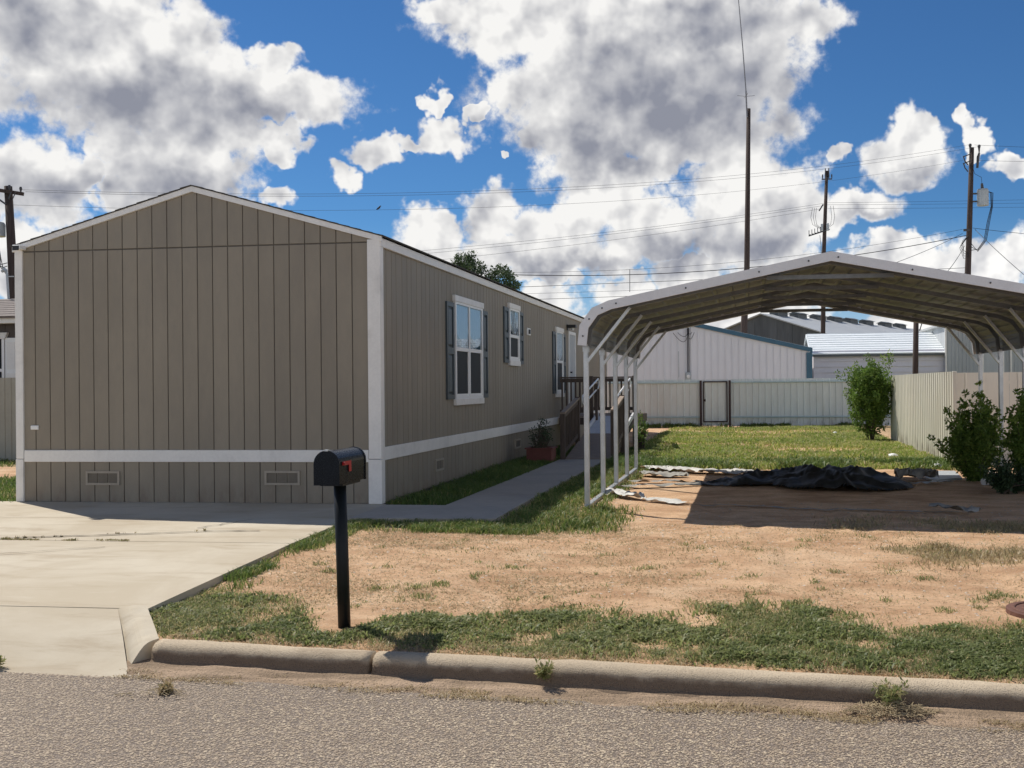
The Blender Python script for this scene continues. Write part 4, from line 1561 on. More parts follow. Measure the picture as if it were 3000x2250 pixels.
# big shrub at the end of the tan fence: upright, ragged
pa = cloud_pts(340, (3.14, 27.35, 1.0), (0.52, 0.5, 0.98), 21, lambda q: 1.0 if q[2] > 0.1 else 0.15)
sp = []
r_ = np.random.default_rng(4)
for i in range(60):       # shoots leaving the clump upwards and outwards
    a = r_.random() * 6.28
    e = r_.random() * 0.9 + 0.6
    L_ = 0.40 + 0.6 * r_.random()
    o_ = np.array((3.15 + 0.3 * r_.normal(), 27.35 + 0.2 * r_.normal(), 0.5 + 0.9 * r_.random()))
    d_ = np.array((math.cos(a) * math.cos(e), math.sin(a) * math.cos(e) * 0.7, math.sin(e)))
    for k in range(6):
        q = o_ + d_ * L_ * k / 5 - np.array((0, 0, 0.10 * (k / 5) ** 2))
        if q[2] < 2.2 and q[0] < 3.66:
            sp.append(tuple(q))
ps = np.concatenate([pa, np.array(sp)])
shrub('shrub', 'tall bright green shrub at the far end of the tan fence', (3.2, 27.35, -0.05), ps, 0.06 + 0.06 * r_.random(len(ps)), 24, 0.07, 'leaf_shrub', 31, 'shrubs in the yard')


def airy(cx_, cy_, hx, hz, n, seed, lo=0.05):
    """upright shoots fanning out of the ground"""
    r = np.random.default_rng(seed)
    P = []
    for i in range(n):
        a = r.random() * 6.28
        sp_ = r.random() ** 0.6 * hx
        H_ = hz * (0.45 + 0.6 * r.random() ** 1.5) * (1 - 0.25 * sp_ / hx)
        if i % 5 == 0:
            sp_, H_ = sp_ * 1.5, H_ * 1.12
        for k in range(9):
            f = lo + (1 - lo) * k / 8
            P.append((cx_ + math.cos(a) * sp_ * f ** 0.7 + r.normal() * 0.02, cy_ + math.sin(a) * sp_ * f ** 0.7 + r.normal() * 0.02, H_ * f))
    return np.array(P)


ps = airy(3.42, 16.3, 0.40, 1.40, 90, 41)
shrub('shrub', 'leafy green shrub at the corner of the tan fence beside the far carport legs', (3.42, 16.3, -0.05), ps, 0.03 + 0.05 * np.linspace(1, 0, 9)[np.arange(len(ps)) % 9], 24, 0.055, 'leaf_shrub', 42, 'shrubs in the yard')
ps = airy(3.86, 14.9, 0.36, 1.40, 75, 43)
shrub('shrub', 'shaded green shrub cut by the right edge of the picture under the carport', (3.78, 14.9, -0.05), ps, 0.03 + 0.05 * np.linspace(1, 0, 9)[np.arange(len(ps)) % 9], 24, 0.055, 'leaf_shrub', 44, 'shrubs in the yard')
ps = airy(3.45, 14.5, 0.38, 0.40, 34, 45)
shrub('shrub', 'low dark bush in the carport shade beside the white cup', (3.45, 14.5, -0.05), ps, np.full(len(ps), 0.06), 16, 0.045, 'leaf_dark', 46, 'shrubs in the yard')
ps = cloud_pts(40, (-2.42, 23.6, 0.42), (0.16, 0.3, 0.36), 51)
shrub('shrub', 'small light green bush beside the ramp railing', (-2.45, 23.6, -0.05), ps, np.full(len(ps), 0.08), 24, 0.05, 'leaf_shrub', 52, 'shrubs in the yard')

# ================================================================== fences


def ribbed_sheet(name, w, h, pitch, rib_w, rib_h, mat, th=0.004):
    """one metal fence sheet in its own coordinates: width along x, ribs towards -y"""
    ln = ribbed_line((0, 0), (w, 0), pitch, rib_w, rib_h)
    ln = [(x, -y_) for x, y_ in ln]
    mb_ = sheet_prism(ln, -th, 'z', 0, h)
    me_ = bpy.data.meshes.new(name)
    me_.from_pydata([tuple(q) for q in mb_.v], [], mb_.f)
    bm = bmesh.new()
    bm.from_mesh(me_)
    bmesh.ops.recalc_face_normals(bm, faces=bm.faces)
    bm.to_mesh(me_)
    bm.free()
    me_.materials.append(MAT[mat])
    return me_


YF = 36.6
sh = ribbed_sheet('fence_sheet', 0.876, 1.66, 0.219, 0.040, 0.032, 'fence_grey')


def back_fence(label, x0, x1, wide):
    f = thing('metal_fence', label, 'fence', ((x0 + x1) / 2, YF, 0))
    n = int(round((x1 - x0) / 0.876))
    w = (x1 - x0) / n
    for i in range(n):
        o = link('fence_sheet', sh, f, loc=(x0 + i * w, YF, -0.02))
        o.scale = (w / 0.876 * 0.998, 1, 1)
    for z in (0.28, 1.50):
        MB().cbox(x0, x1, YF - 0.075, YF - 0.026, z, z + 0.055, 0.006).build('rail', 'fence_rail', f)
    # folded cap strip behind the sheet tops
    MB().box(x0, x1, YF + 0.006, YF + 0.05, 1.56, 1.632).build('cap_strip', 'fence_rail', f)
    return f


back_fence('pale grey ribbed metal fence at the back of the yard, left of the gate', -9.0, -1.64, 0)
back_fence('pale grey ribbed metal fence at the back of the yard, right of the gate', -0.56, 5.6, 0)
gt = thing('gate', 'pale metal gate in a dark red steel frame in the back fence', 'gate', (-1.1, YF, 0))
for x in (-1.61, -0.60):
    MB().box(x - 0.04, x + 0.04, YF - 0.10, YF - 0.02, -0.05, 1.60).build('gate_post', 'gate_steel', gt)
for (x0, x1, z0, z1) in ((-1.535, -1.495, 0.13, 1.57), (-0.715, -0.675, 0.13, 1.57)):
    MB().box(x0, x1, YF - 0.09, YF - 0.05, z0, z1).build('gate_frame', 'gate_steel', gt)
for z in (0.13, 1.53):
    MB().box(-1.495, -0.715, YF - 0.088, YF - 0.052, z, z + 0.04).build('gate_frame', 'gate_steel', gt)
o = link('gate_sheet', sh, gt, loc=(-1.56, YF - 0.03, 0.0))
o.scale = (1.04, 1, 0.98)
MB().box(-1.52, -1.44, YF - 0.12, YF - 0.09, 0.86, 0.94).build('latch', 'gate_steel', gt)

tan = ribbed_sheet('fence_sheet', 0.906, 1.68, 0.2265, 0.13, 0.038, 'fence_tan')
tf = thing('metal_fence', 'tan ribbed metal fence running along the right side of the yard, sunlit', 'fence', (3.72, 23, 0))
y = 19.45
while y < 27.2:
    o = link('fence_sheet', tan, tf, loc=(3.72, y + 0.906, -0.03))
    o.rotation_euler = (0, 0, -math.pi / 2)
    y += 0.908
for z in (0.3, 1.42):
    MB().box(3.73, 3.78, 19.5, 27.6, z, z + 0.05).build('rail', 'fence_tan', tf)
MB().cbox(3.695, 3.765, 19.385, 19.45, -0.05, 1.655, 0.006).build('corner_trim', 'fence_tan', tf)
tf2 = thing('metal_fence', 'tan metal fence panel in shade facing the street behind the carport legs', 'fence', (7, 19.4, 0))
x = 3.775
tans = ribbed_sheet('fence_sheet', 0.906, 1.66, 0.302, 0.04, 0.014, 'fence_tan')
while x < 12:
    link('fence_sheet', tans, tf2, loc=(x, 19.43, -0.03 + random.uniform(-0.008, 0.008)))
    x += 0.912
for z in (0.3, 1.42):
    MB().box(3.78, 12.8, 19.44, 19.49, z, z + 0.05).build('rail', 'fence_tan', tf2)
lf = thing('metal_fence', 'olive metal fence left of the home below the brown neighbouring house', 'fence', (-15, 20, 0))
ol = ribbed_sheet('fence_sheet', 0.906, 1.76, 0.151, 0.05, 0.014, 'fence_olive')
x = -24.0
while x < -10:
    link('fence_sheet', ol, lf, loc=(x, 20.0, -0.03))
    x += 0.908
MB().box(-24, -9.9, 20.01, 20.06, 1.4, 1.45).build('rail', 'fence_olive', lf)

# ================================================================== neighbouring buildings
nh = thing('neighbour_house', 'brown neighbouring house with white trim at the left edge of the picture', 'house', (-18, 23, 0))
MB().box(-26, -11.9, 23.015, 29, -0.05, 3.09).build('wall_core', 'siding_core', nh)
x = -26.0
npm = []
nplank = MB().cbox(0.004, 0.296, -0.0, 0.02, 0.0, 3.10, 0.003)
npl = bpy.data.meshes.new('siding_plank')
npl.from_pydata(nplank.v, [], nplank.f)
npl.materials.append(MAT['neighbor_brown'])
while x < -12.0:
    link('siding_plank', npl, nh, loc=(x, 23.0, -0.03))
    x += 0.30
MB().cbox(-26.2, -11.7, 22.72, 22.75, 3.08, 3.24, 0.006).build('fascia', 'white_trim', nh)
MB().box(-26.2, -11.7, 22.75, 23.0, 3.08, 3.10).build('soffit', 'white_trim', nh)
rf = MB().prism([(22.66, 3.235), (26.0, 3.98), (29.3, 3.235), (29.3, 3.20), (26.0, 3.93), (22.66, 3.20)], 'x', -26.3, -11.6).build('roof', 'neighbor_roof', nh)
for i in range(9):
    y0, y1 = 22.65 + i * 0.37, 22.65 + (i + 1) * 0.37 + 0.03
    f0, f1 = (y0 - 22.66) / 3.34, min(1, (y1 - 22.66) / 3.34)
    MB().prism([(y0, 3.238 + 0.745 * f0), (y1, 3.238 + 0.745 * f1), (y1, 3.242 + 0.745 * f1), (y0, 3.256 + 0.745 * f0)], 'x', -26.31 + 0.02 * (i % 2), -11.59).build('shingle_course', 'neighbor_roof', rf)
wn = MB().box(-19.2, -19.1, 22.95, 23.0, 1.2, 2.72).box(-17.965, -17.9, 22.95, 23.0, 1.2, 2.72).box(-19.1, -17.965, 22.95, 23.0, 1.92, 1.99).build('window', 'white_vinyl', nh)
MB().prism([(-19.25, 2.72), (-17.86, 2.72), (-17.80, 2.87), (-19.31, 2.87)], 'y', 22.92, 23.0).build('head_trim', 'white_trim', wn)
MB().box(-19.1, -17.965, 22.985, 22.995, 1.2, 2.72).build('pane', 'screen_dark', wn)
s_ = MB().box(-17.88, -17.57, 22.965, 23.0, 1.15, 2.74).build('shutter', 'white_vinyl', nh)
for z0, z1 in ((1.98, 2.64), (1.25, 1.88)):
    MB().box(-17.83, -17.62, 22.955, 22.968, z0, z1).build('raised_panel', 'white_trim', s_)

# white metal building with blue-green trim behind the back fence
tb = thing('metal_building', 'white ribbed metal building with dark teal trim behind the back fence', 'building', (-2.6, 40, 0))
TX0, TXM, TX1, TEV, TS = -7.62, -2.63, 2.36, 2.70, 0.234


def tbz(x):
    return TEV + TS * min(x - TX0, TX1 - x)


MB().prism([(TX0 + .05, -0.1), (TX1 - .05, -0.1), (TX1 - .05, TEV - 0.03), (TXM, tbz(TXM) - 0.03), (TX0 + .05, TEV - 0.03)], 'y', 40.03, 54).build('wall_core', 'metal_wall_white', tb)
x = TX0
while x < TX1 - 0.05:
    x1 = min(x + 0.2624, TX1)
    mb = MB()
    a, b = x + 0.012, x1
    ti = lambda q: min(tbz(q), tbz(TXM)) - 0.02
    mb.prism([(a, -0.05), (b - 0.012, -0.05), (b - 0.012, ti(b)), (a, ti(a))], 'y', 40.0, 40.03)
    mb.build('wall_panel', 'metal_wall_white', tb)
    MB().prism([(b - 0.012, -0.05), (b + 0.012, -0.05), (b + 0.012, ti(b) - .01), (b - 0.012, ti(b) - 0.01)], 'y', 39.955, 40.028).build('rib', 'metal_wall_white', tb)
    x = x1
for s in (-1, 1):
    xe = TX0 - 0.12 if s < 0 else TX1 + 0.12
    ze = TEV - 0.03
    MB().prism([(xe, ze - 0.02), (TXM, tbz(TXM) - 0.02), (TXM, tbz(TXM) + 0.14), (xe, ze + 0.14)], 'y', 39.90, 39.98).build('rake_trim', 'teal_trim', tb)
    MB().prism([(xe, ze + 0.10), (TXM, tbz(TXM) + 0.10), (TXM, tbz(TXM) + 0.15), (xe, ze + 0.15)], 'y', 39.985, 54.1).build('roof', 'roof_white', tb)
MB().box(TX1 - 0.11, TX1 + 0.01, 39.93, 40.05, -0.05, TEV - 0.06).build('corner_trim', 'teal_trim', tb)
MB().box(TX1 + 0.012, TX1 + 0.11, 39.96, 40.06, -0.05, TEV - 0.04).build('downspout', 'teal_trim', tb)
em = thing('electric_meter', 'grey electric meter box with conduit and loose cables on the white building', 'meter', (-2.22, 39.9, 1.7))
MB().cbox(-2.33, -2.12, 39.82, 39.98, 1.60, 1.93, 0.01).build('meter_box', 'transformer_grey', em)
MB().tube([(-2.22, 39.82, 1.78), (-2.22, 39.74, 1.78)], [0.07, 0.06], 14).build('dial', 'paper_white', em)
for x in (-2.25, -2.20):
    MB().tube([(x, 39.93, 1.93), (x, 39.93, 3.50)], 0.018, 6).build('conduit', 'pole_hardware', em)
MB().tube([(-2.225, 39.93, 3.5), (-2.225, 39.90, 3.62), (-2.225, 39.82, 3.58)], 0.045, 8).build('weatherhead', 'pole_hardware', em)
for k in range(4):
    ang = np.linspace(0, 5.2, 14)
    rr = 0.10 + 0.05 * k
    a = [(-2.225 - (0.16 + 0.05 * k) * (1 if k % 2 else -0.5) * (1 - math.cos(q * 0.5)), 39.80 + 0.01 * k, 3.56 - rr * 1.6 * math.sin(q * 0.5) - 0.04 * k * math.sin(q)) for q in ang]
    MB().tube([Vector(q) for q in a], 0.009, 5).build('loose_cable', 'cable_black', em)
MB().tube([(-2.60, 39.93, 1.75), (-2.60, 39.93, 2.75)], 0.012, 5).build('earth_wire', 'galvanised', em)

# low white-roofed building
wb = thing('white_roof_building', 'low building with bright white metal roof and pale lap siding behind the fences', 'building', (6, 46, 0))
MB().box(2.92, 8.6, 46.02, 52, -0.1, 2.70).build('wall_core', 'lap_siding', wb)
z = 0.0
while z < 2.66:
    MB().prism([(45.955, z), (46.02, z), (46.02, z + 0.24), (46.012, z + 0.24)], 'x', 2.90, 8.6).build('lap_board', 'lap_siding', wb)
    z += 0.241
MB().box(2.86, 8.7, 45.78, 45.82, 2.62, 2.71).build('gutter_edge', 'vent_dark', wb)
for i in range(9):
    f0, f1 = i / 9, (i + 1) / 9
    MB().prism([(45.76 + 3.3 * f0, 2.72 + 1.02 * f0), (45.76 + 3.3 * f1 + 0.02, 2.72 + 1.02 * f1), (45.76 + 3.3 * f1 + 0.02, 2.735 + 1.02 * f1), (45.76 + 3.3 * f0, 2.765 + 1.02 * f0)], 'x', 2.80, 8.75).build('roof_strip', 'roof_white', wb)
MB().prism([(49.06, 3.74), (52.3, 2.72), (52.3, 2.76), (49.06, 3.78)], 'x', 2.80, 8.75).build('roof', 'roof_white', wb)
MB().prism([(45.76, 2.66), (49.06, 3.68), (52.3, 2.66), (52.3, 2.74), (49.06, 3.76), (45.76, 2.74)], 'x', 2.74, 2.79).build('rake_trim', 'roof_white', wb)
MB().prism([(46.02, 2.68), (49.06, 3.62), (52.0, 2.68)], 'x', 2.90, 2.95).build('gable_wall', 'teal_trim', wb)

# grey ribbed building at right
gb = thing('grey_metal_building', 'weathered grey ribbed metal building above the tan fence at right', 'building', (12, 45.7, 0))
MB().box(8.47, 19, 45.74, 56, -0.1, 3.9).build('wall_core', 'metal_wall_grey', gb)
x = 8.46
gsh = ribbed_sheet('wall_panel', 0.6, 3.95, 0.15, 0.06, 0.02, 'metal_wall_grey')
while x < 18.5:
    link('wall_panel', gsh, gb, loc=(x, 45.7, -0.05))
    x += 0.603
MB().box(8.40, 8.465, 45.66, 45.75, -0.05, 3.92).build('corner_trim', 'white_trim', gb)
for x0, x1, z1 in ((9.83, 9.97, 2.9), (10.67, 10.80, 2.9), (11.05, 11.12, 3.9)):
    MB().box(x0, x1, 45.62, 45.672, -0.05, z1).build('door_trim', 'white_trim', gb)
MB().box(9.97, 10.67, 45.64, 45.672, -0.05, 2.80).build('door', 'metal_wall_grey', gb)
MB().box(8.3, 19.2, 45.55, 45.72, 3.88, 4.0).build('eave_trim', 'white_trim', gb)
MB().box(8.3, 19.2, 45.72, 56.2, 3.90, 3.99).build('roof', 'warehouse_roof', gb)

# big old warehouse
A = Vector((1.12, 75.0, 6.53))
u_ = Vector((0.5, 0.8660254, 0))
v_ = Vector((0.8660254, -0.5, 0))
wh = thing('warehouse', 'large weathered dark grey warehouse with a row of roof ventilators', 'warehouse', (A.x, A.y, 0))
HW, DR = 9.0, 0.318


def wq(s, t_, z):
    q = A + v_ * s + u_ * t_
    return (q.x, q.y, z)


for s0, s1 in ((-HW, 0), (0, HW)):
    n = 15
    for i in range(n):
        a, b = s0 + (s1 - s0) * i / n, s0 + (s1 - s0) * (i + 1) / n
        za, zb = A.z - 0.06 - DR * abs(a), A.z - 0.06 - DR * abs(b)
        off = 0.03 * (i % 2)
        MB().add([wq(a, -off, -0.1), wq(b, -off, -0.1), wq(b, -off, zb), wq(a, -off, za), wq(a, 0.2, -0.1), wq(b, 0.2, -0.1), wq(b, 0.2, zb), wq(a, 0.2, za)],
                 [(0, 1, 2, 3), (7, 6, 5, 4), (0, 4, 5, 1), (1, 5, 6, 2), (2, 6, 7, 3), (3, 7, 4, 0)]).build('wall_panel', 'warehouse_wall', wh)
    zc = A.z - DR * HW
    sg = -1 if s0 < 0 else 1
    e0 = wq(sg * (HW + 0.3), -0.25, zc - 0.1)
    e1 = wq(sg * (HW + 0.3), 34, zc - 0.1)
    r0_, r1_ = wq(0, -0.25, A.z), wq(0, 34, A.z)
    lo = [(q[0], q[1], q[2] - 0.08) for q in (r0_, r1_, e1, e0)]
    MB().add([r0_, r1_, e1, e0] + lo, [(0, 1, 2, 3), (7, 6, 5, 4), (0, 4, 5, 1), (1, 5, 6, 2), (2, 6, 7, 3), (3, 7, 4, 0)]).build('roof', 'warehouse_roof', wh)
    MB().add([wq(sg * HW, 0.2, -0.1), wq(sg * HW, 34, -0.1), wq(sg * HW, 34, zc), wq(sg * HW, 0.2, zc)], [(0, 1, 2, 3)]).build('side_wall', 'warehouse_wall', wh)
for t_ in (2.5, 5.6, 8.9, 11.9, 14.9, 18.1, 22.1, 25.4):
    mb = MB()
    c = [wq(-0.35, t_ - 0.75, A.z + 0.02), wq(0.35, t_ - 0.75, A.z - 0.02), wq(0.35, t_ + 0.75, A.z - 0.02), wq(-0.35, t_ + 0.75, A.z + 0.02)]
    mb.add([(q[0], q[1], q[2] - 0.1) for q in c] + [(q[0], q[1], A.z + 0.18) for q in c], [(3, 2, 1, 0), (4, 5, 6, 7), (0, 1, 5, 4), (1, 2, 6, 5), (2, 3, 7, 6), (3, 0, 4, 7)])
    vt = mb.build('roof_ventilator', 'vent_dark', wh)
    c = [wq(-0.5, t_ - 0.85, 0), wq(0.5, t_ - 0.85, 0), wq(0.5, t_ + 0.85, 0), wq(-0.5, t_ + 0.85, 0)]
    top = [wq(0, t_ - 0.85, 0), wq(0, t_ + 0.85, 0)]
    MB().add([(q[0], q[1], A.z + 0.20) for q in c] + [(q[0], q[1], A.z + 0.36) for q in top], [(3, 2, 1, 0), (0, 1, 4), (2, 3, 5), (1, 2, 5, 4), (3, 0, 4, 5)]).build('ventilator_hood', 'vent_dark', vt)

# ================================================================== poles and wires


def pole(name, label, pts, r, group=None, cat='utility pole'):
    t_ = thing(name, label, cat, (pts[0][0], pts[0][1], 0), group)
    MB().tube(pts, r, 14).build('shaft', 'pole_wood', t_, smooth=True)
    return t_


ap_ = pole('antenna_pole', 'tall dark wooden pole carrying a thin whip antenna behind the carport', [(-0.15, 48, -0.2), (-0.10, 48, 4.2), (0.05, 48, 6.8), (0.19, 48, 14.12)], [0.17, 0.16, 0.135, 0.095], cat='pole')
MB().tube([(0.12, 47.88, 13.7), (0.09, 47.88, 14.5), (0.08, 47.88, 14.9)], 0.035, 8).build('mast_bracket', 'antenna_grey', ap_)
MB().tube([(0.08, 47.88, 14.9), (-0.05, 47.88, 16.9), (-0.26, 47.88, 19.6), (-0.42, 47.88, 21.2)], [0.028, 0.024, 0.018, 0.012], 7).build('whip_antenna', 'antenna_grey', ap_)
for a in (0.2, 1.8, 3.3, 4.9):
    MB().tube([(0.085, 47.88, 14.66), (0.085 + 0.40 * math.cos(a), 47.88 + 0.40 * math.sin(a), 14.70)], 0.011, 5).build('radial_rod', 'antenna_grey', ap_)

mp = pole('utility_pole', 'thin utility pole behind the carport ridge with a rack of switches halfway up', [(4.02, 58, -0.2), (4.18, 58, 4.2), (4.26, 58, 8.6), (4.46, 58, 13.15)], [0.14, 0.13, 0.115, 0.085], 'wooden utility poles')
MB().box(4.18, 4.74, 57.93, 57.99, 12.66, 12.72).build('top_bracket', 'pole_hardware', mp)
for x in (4.22, 4.38, 4.56, 4.72):
    MB().tube([(x, 57.92, 12.72), (x, 57.92, 12.85), (x, 57.92, 13.28 if 4.3 < x < 4.6 else 12.95)], [0.022, 0.04, 0.025], 8).build('insulator', 'pole_hardware', mp)
MB().beam((4.02, 57.9, 10.95), (4.24, 57.9, 11.30), 0.07, 0.09, (0, 1, 0)).build('dead_end_arm', 'pole_hardware', mp)
MB().beam((3.44, 57.88, 9.58), (4.58, 57.88, 9.92), 0.06, 0.06).build('switch_rack', 'pole_hardware', mp)
for i in range(5):
    x = 3.46 + i * 0.155
    z = 9.62 + i * 0.045
    sw = MB().box(x - 0.018, x + 0.018, 57.80, 57.84, z, z + 0.26).build('fuse_switch', 'pole_hardware', mp)
    MB().box(x, x + 0.10, 57.80, 57.84, z, z + 0.035).build('switch_arm', 'pole_hardware', sw)
MB().cbox(4.10, 4.22, 57.78, 57.9, 9.86, 10.22, 0.01).build('switch_box', 'transformer_grey', mp)
MB().cbox(4.40, 4.54, 57.78, 57.9, 9.84, 10.24, 0.01).build('switch_box', 'transformer_grey', mp)
MB().tube([(4.05, 57.86, 9.6), (4.10, 57.86, 9.0), (4.14, 57.86, 8.3), (4.15, 57.86, 6)], 0.02, 6).build('riser_conduit', 'transformer_grey', mp)
for k, dx in enumerate((-0.62, -0.5, -0.4, 0.36, 0.5)):
    z0 = 11.12 if dx < 0 else 11.2
    pts = [(4.28 + dx, 57.88, z0), (4.28 + dx * 1.15, 57.88, 10.6), (4.28 + dx * 1.0, 57.88, 10.2), (4.28 + dx * 0.4, 57.88, 9.98)]
    MB().tube(pts, 0.010, 5).build('jumper_wire', 'cable_black', mp)

rp_ = pole('utility_pole', 'thick utility pole with a grey transformer can above the right of the carport', [(10.95, 55, -0.2), (11.27, 55, 7.0), (11.40, 55, 10.2), (11.52, 55, 13.47)], [0.18, 0.155, 0.135, 0.115], 'wooden utility poles')
tx = MB().tube([(12.03, 54.95, 10.47), (12.03, 54.95, 11.24), (12.03, 54.95, 11.32)], [0.285, 0.285, 0.25], 18).build('transformer_can', 'transformer_grey', rp_, smooth=False)
MB().tube([(12.0, 54.9, 11.32), (11.98, 54.9, 11.60)], [0.085, 0.06], 8).build('bushing', 'pole_hardware', tx)
for z in (10.7, 11.1):
    MB().box(11.5, 11.78, 54.92, 55.0, z - 0.04, z + 0.04).build('bracket', 'pole_hardware', rp_)
for x, z in ((11.42, 13.45), (11.86, 13.38)):
    MB().tube([(x, 54.9, z - 0.25), (x, 54.9, z), (x, 54.9, z + 0.14), (x, 54.9, z + 0.2)], [0.025, 0.05, 0.085, 0.05], 8).build('insulator', 'pole_hardware', rp_)
MB().tube([(11.86, 54.88, 13.15), (11.80, 54.88, 12.95), (11.76, 54.88, 12.4)], [0.05, 0.075, 0.06], 9).build('lightning_arrester', 'pole_hardware', rp_)
for z in (13.05, 12.7):
    MB().beam((11.08, 54.9, z - 0.05), (11.46, 54.9, z + 0.08), 0.05, 0.05).build('cutout_arm', 'pole_hardware', rp_)
    MB().tube([(11.08, 54.9, z - 0.02), (11.15, 54.88, z - 0.28), (11.3, 54.88, z - 0.48)], 0.032, 6).build('fuse_cutout', 'pole_hardware', rp_)
MB().tube([(11.50, 54.85, 12.55), (11.62, 54.85, 12.1), (11.95, 54.85, 11.9), (11.98, 54.9, 11.6)], 0.012, 5).build('jumper_wire', 'cable_black', rp_)
for k in range(3):
    d_ = 0.06 * k
    pts = [(12.27, 54.9, 11.18), (12.40 + d_, 54.9, 11.10), (12.42 + d_ * 0.6, 54.9, 10.4), (12.22 + d_, 54.9, 9.6), (12.06 + d_, 54.9, 8.7), (11.75, 54.9, 8.25 - d_), (11.42, 54.9, 8.2 + d_ * 3)]
    MB().tube(pts, 0.018, 5).build('drop_cable', 'cable_black', rp_)
for k in range(4):
    pts = [(11.3, 54.85, 8.95), (11.0 - 0.05 * k, 54.85, 8.7 - 0.12 * k), (11.05, 54.85, 8.2 - 0.14 * k), (11.3, 54.85, 8.0 - 0.05 * k)]
    MB().tube(pts, 0.014, 5).build('cable_loop', 'cable_black', rp_)
MB().box(11.05, 11.35, 54.86, 54.92, 9.18, 9.30).build('cable_bracket', 'pole_hardware', rp_)

st = pole('short_pole', 'short dark pole in front of the white roof at the end of the tan fence', [(6.25, 40, -0.2), (6.27, 40, 1.8), (6.33, 40, 4.6)], [0.115, 0.108, 0.09], cat='pole')
MB().tube([(6.42, 39.9, 3.4), (6.50, 39.9, 3.65), (6.52, 39.9, 3.85)], 0.02, 6).build('cable_stub', 'cable_black', st)

lp = pole('utility_pole', 'leaning dark utility pole with a crossarm at the left edge of the picture', [(-22.78, 30, -0.2), (-23.02, 30, 4.26), (-23.2, 30, 7.95)], [0.16, 0.14, 0.115], 'wooden utility poles')
MB().beam((-24.6, 29.86, 8.02), (-22.58, 29.86, 7.66), 0.09, 0.11).build('crossarm', 'pole_wood', lp)
MB().beam((-23.9, 29.84, 7.86), (-23.16, 29.84, 7.35), 0.03, 0.05).build('arm_brace', 'pole_hardware', lp)
for x, z in ((-22.66, 7.73), (-23.05, 7.8), (-24.4, 8.05)):
    MB().tube([(x, 29.86, z), (x, 29.86, z + 0.1), (x, 29.86, z + 0.16)], [0.02, 0.045, 0.03], 8).build('insulator', 'pole_hardware', lp)
MB().beam((-22.92, 29.78, 7.72), (-23.02, 29.78, 7.50), 0.03, 0.04).beam((-22.78, 29.78, 7.70), (-22.9, 29.78, 7.46), 0.02, 0.02).build('fuse_cutout', 'pole_hardware', lp)
tx = MB().tube([(-23.6, 29.9, 6.36), (-23.6, 29.9, 6.74), (-23.6, 29.9, 6.80)], [0.30, 0.30, 0.27], 16).build('transformer_can', 'transformer_grey', lp)
for x in (-23.55, -23.42):
    MB().tube([(x, 29.8, 6.78), (x, 29.8, 7.0), (x + 0.05, 29.8, 7.12)], [0.05, 0.07, 0.02], 7).build('bushing', 'pole_hardware', tx)
for k in range(5):
    pts = [(-23.45, 29.8, 6.36), (-23.40 + 0.02 * k, 29.8, 5.95 - 0.08 * k), (-23.65 + 0.1 * k, 29.8, 5.6 - 0.07 * k), (-23.3 + 0.05 * k, 29.8, 5.45 - 0.1 * k), (-23.14, 29.85, 5.5 - 0.1 * k)]
    MB().tube(pts, 0.013, 5).build('cable_loop', 'cable_black', lp)
sm = thing('service_mast', 'thin grey service mast with a hooded top above the brown roof at left', 'mast', (-20.1, 26, 3.7))
MB().tube([(-20.10, 26, 3.6), (-20.17, 26, 4.66), (-20.19, 26, 4.75)], 0.03, 8).build('conduit', 'transformer_grey', sm)
MB().tube([(-20.19, 26, 4.74), (-20.24, 26, 4.80), (-20.32, 26, 4.74)], [0.05, 0.06, 0.04], 8).build('weatherhead', 'transformer_grey', sm)
MB().tube([(-20.14, 26, 4.60), (-19.98, 26.02, 4.60)], 0.015, 5).build('stay', 'transformer_grey', sm)

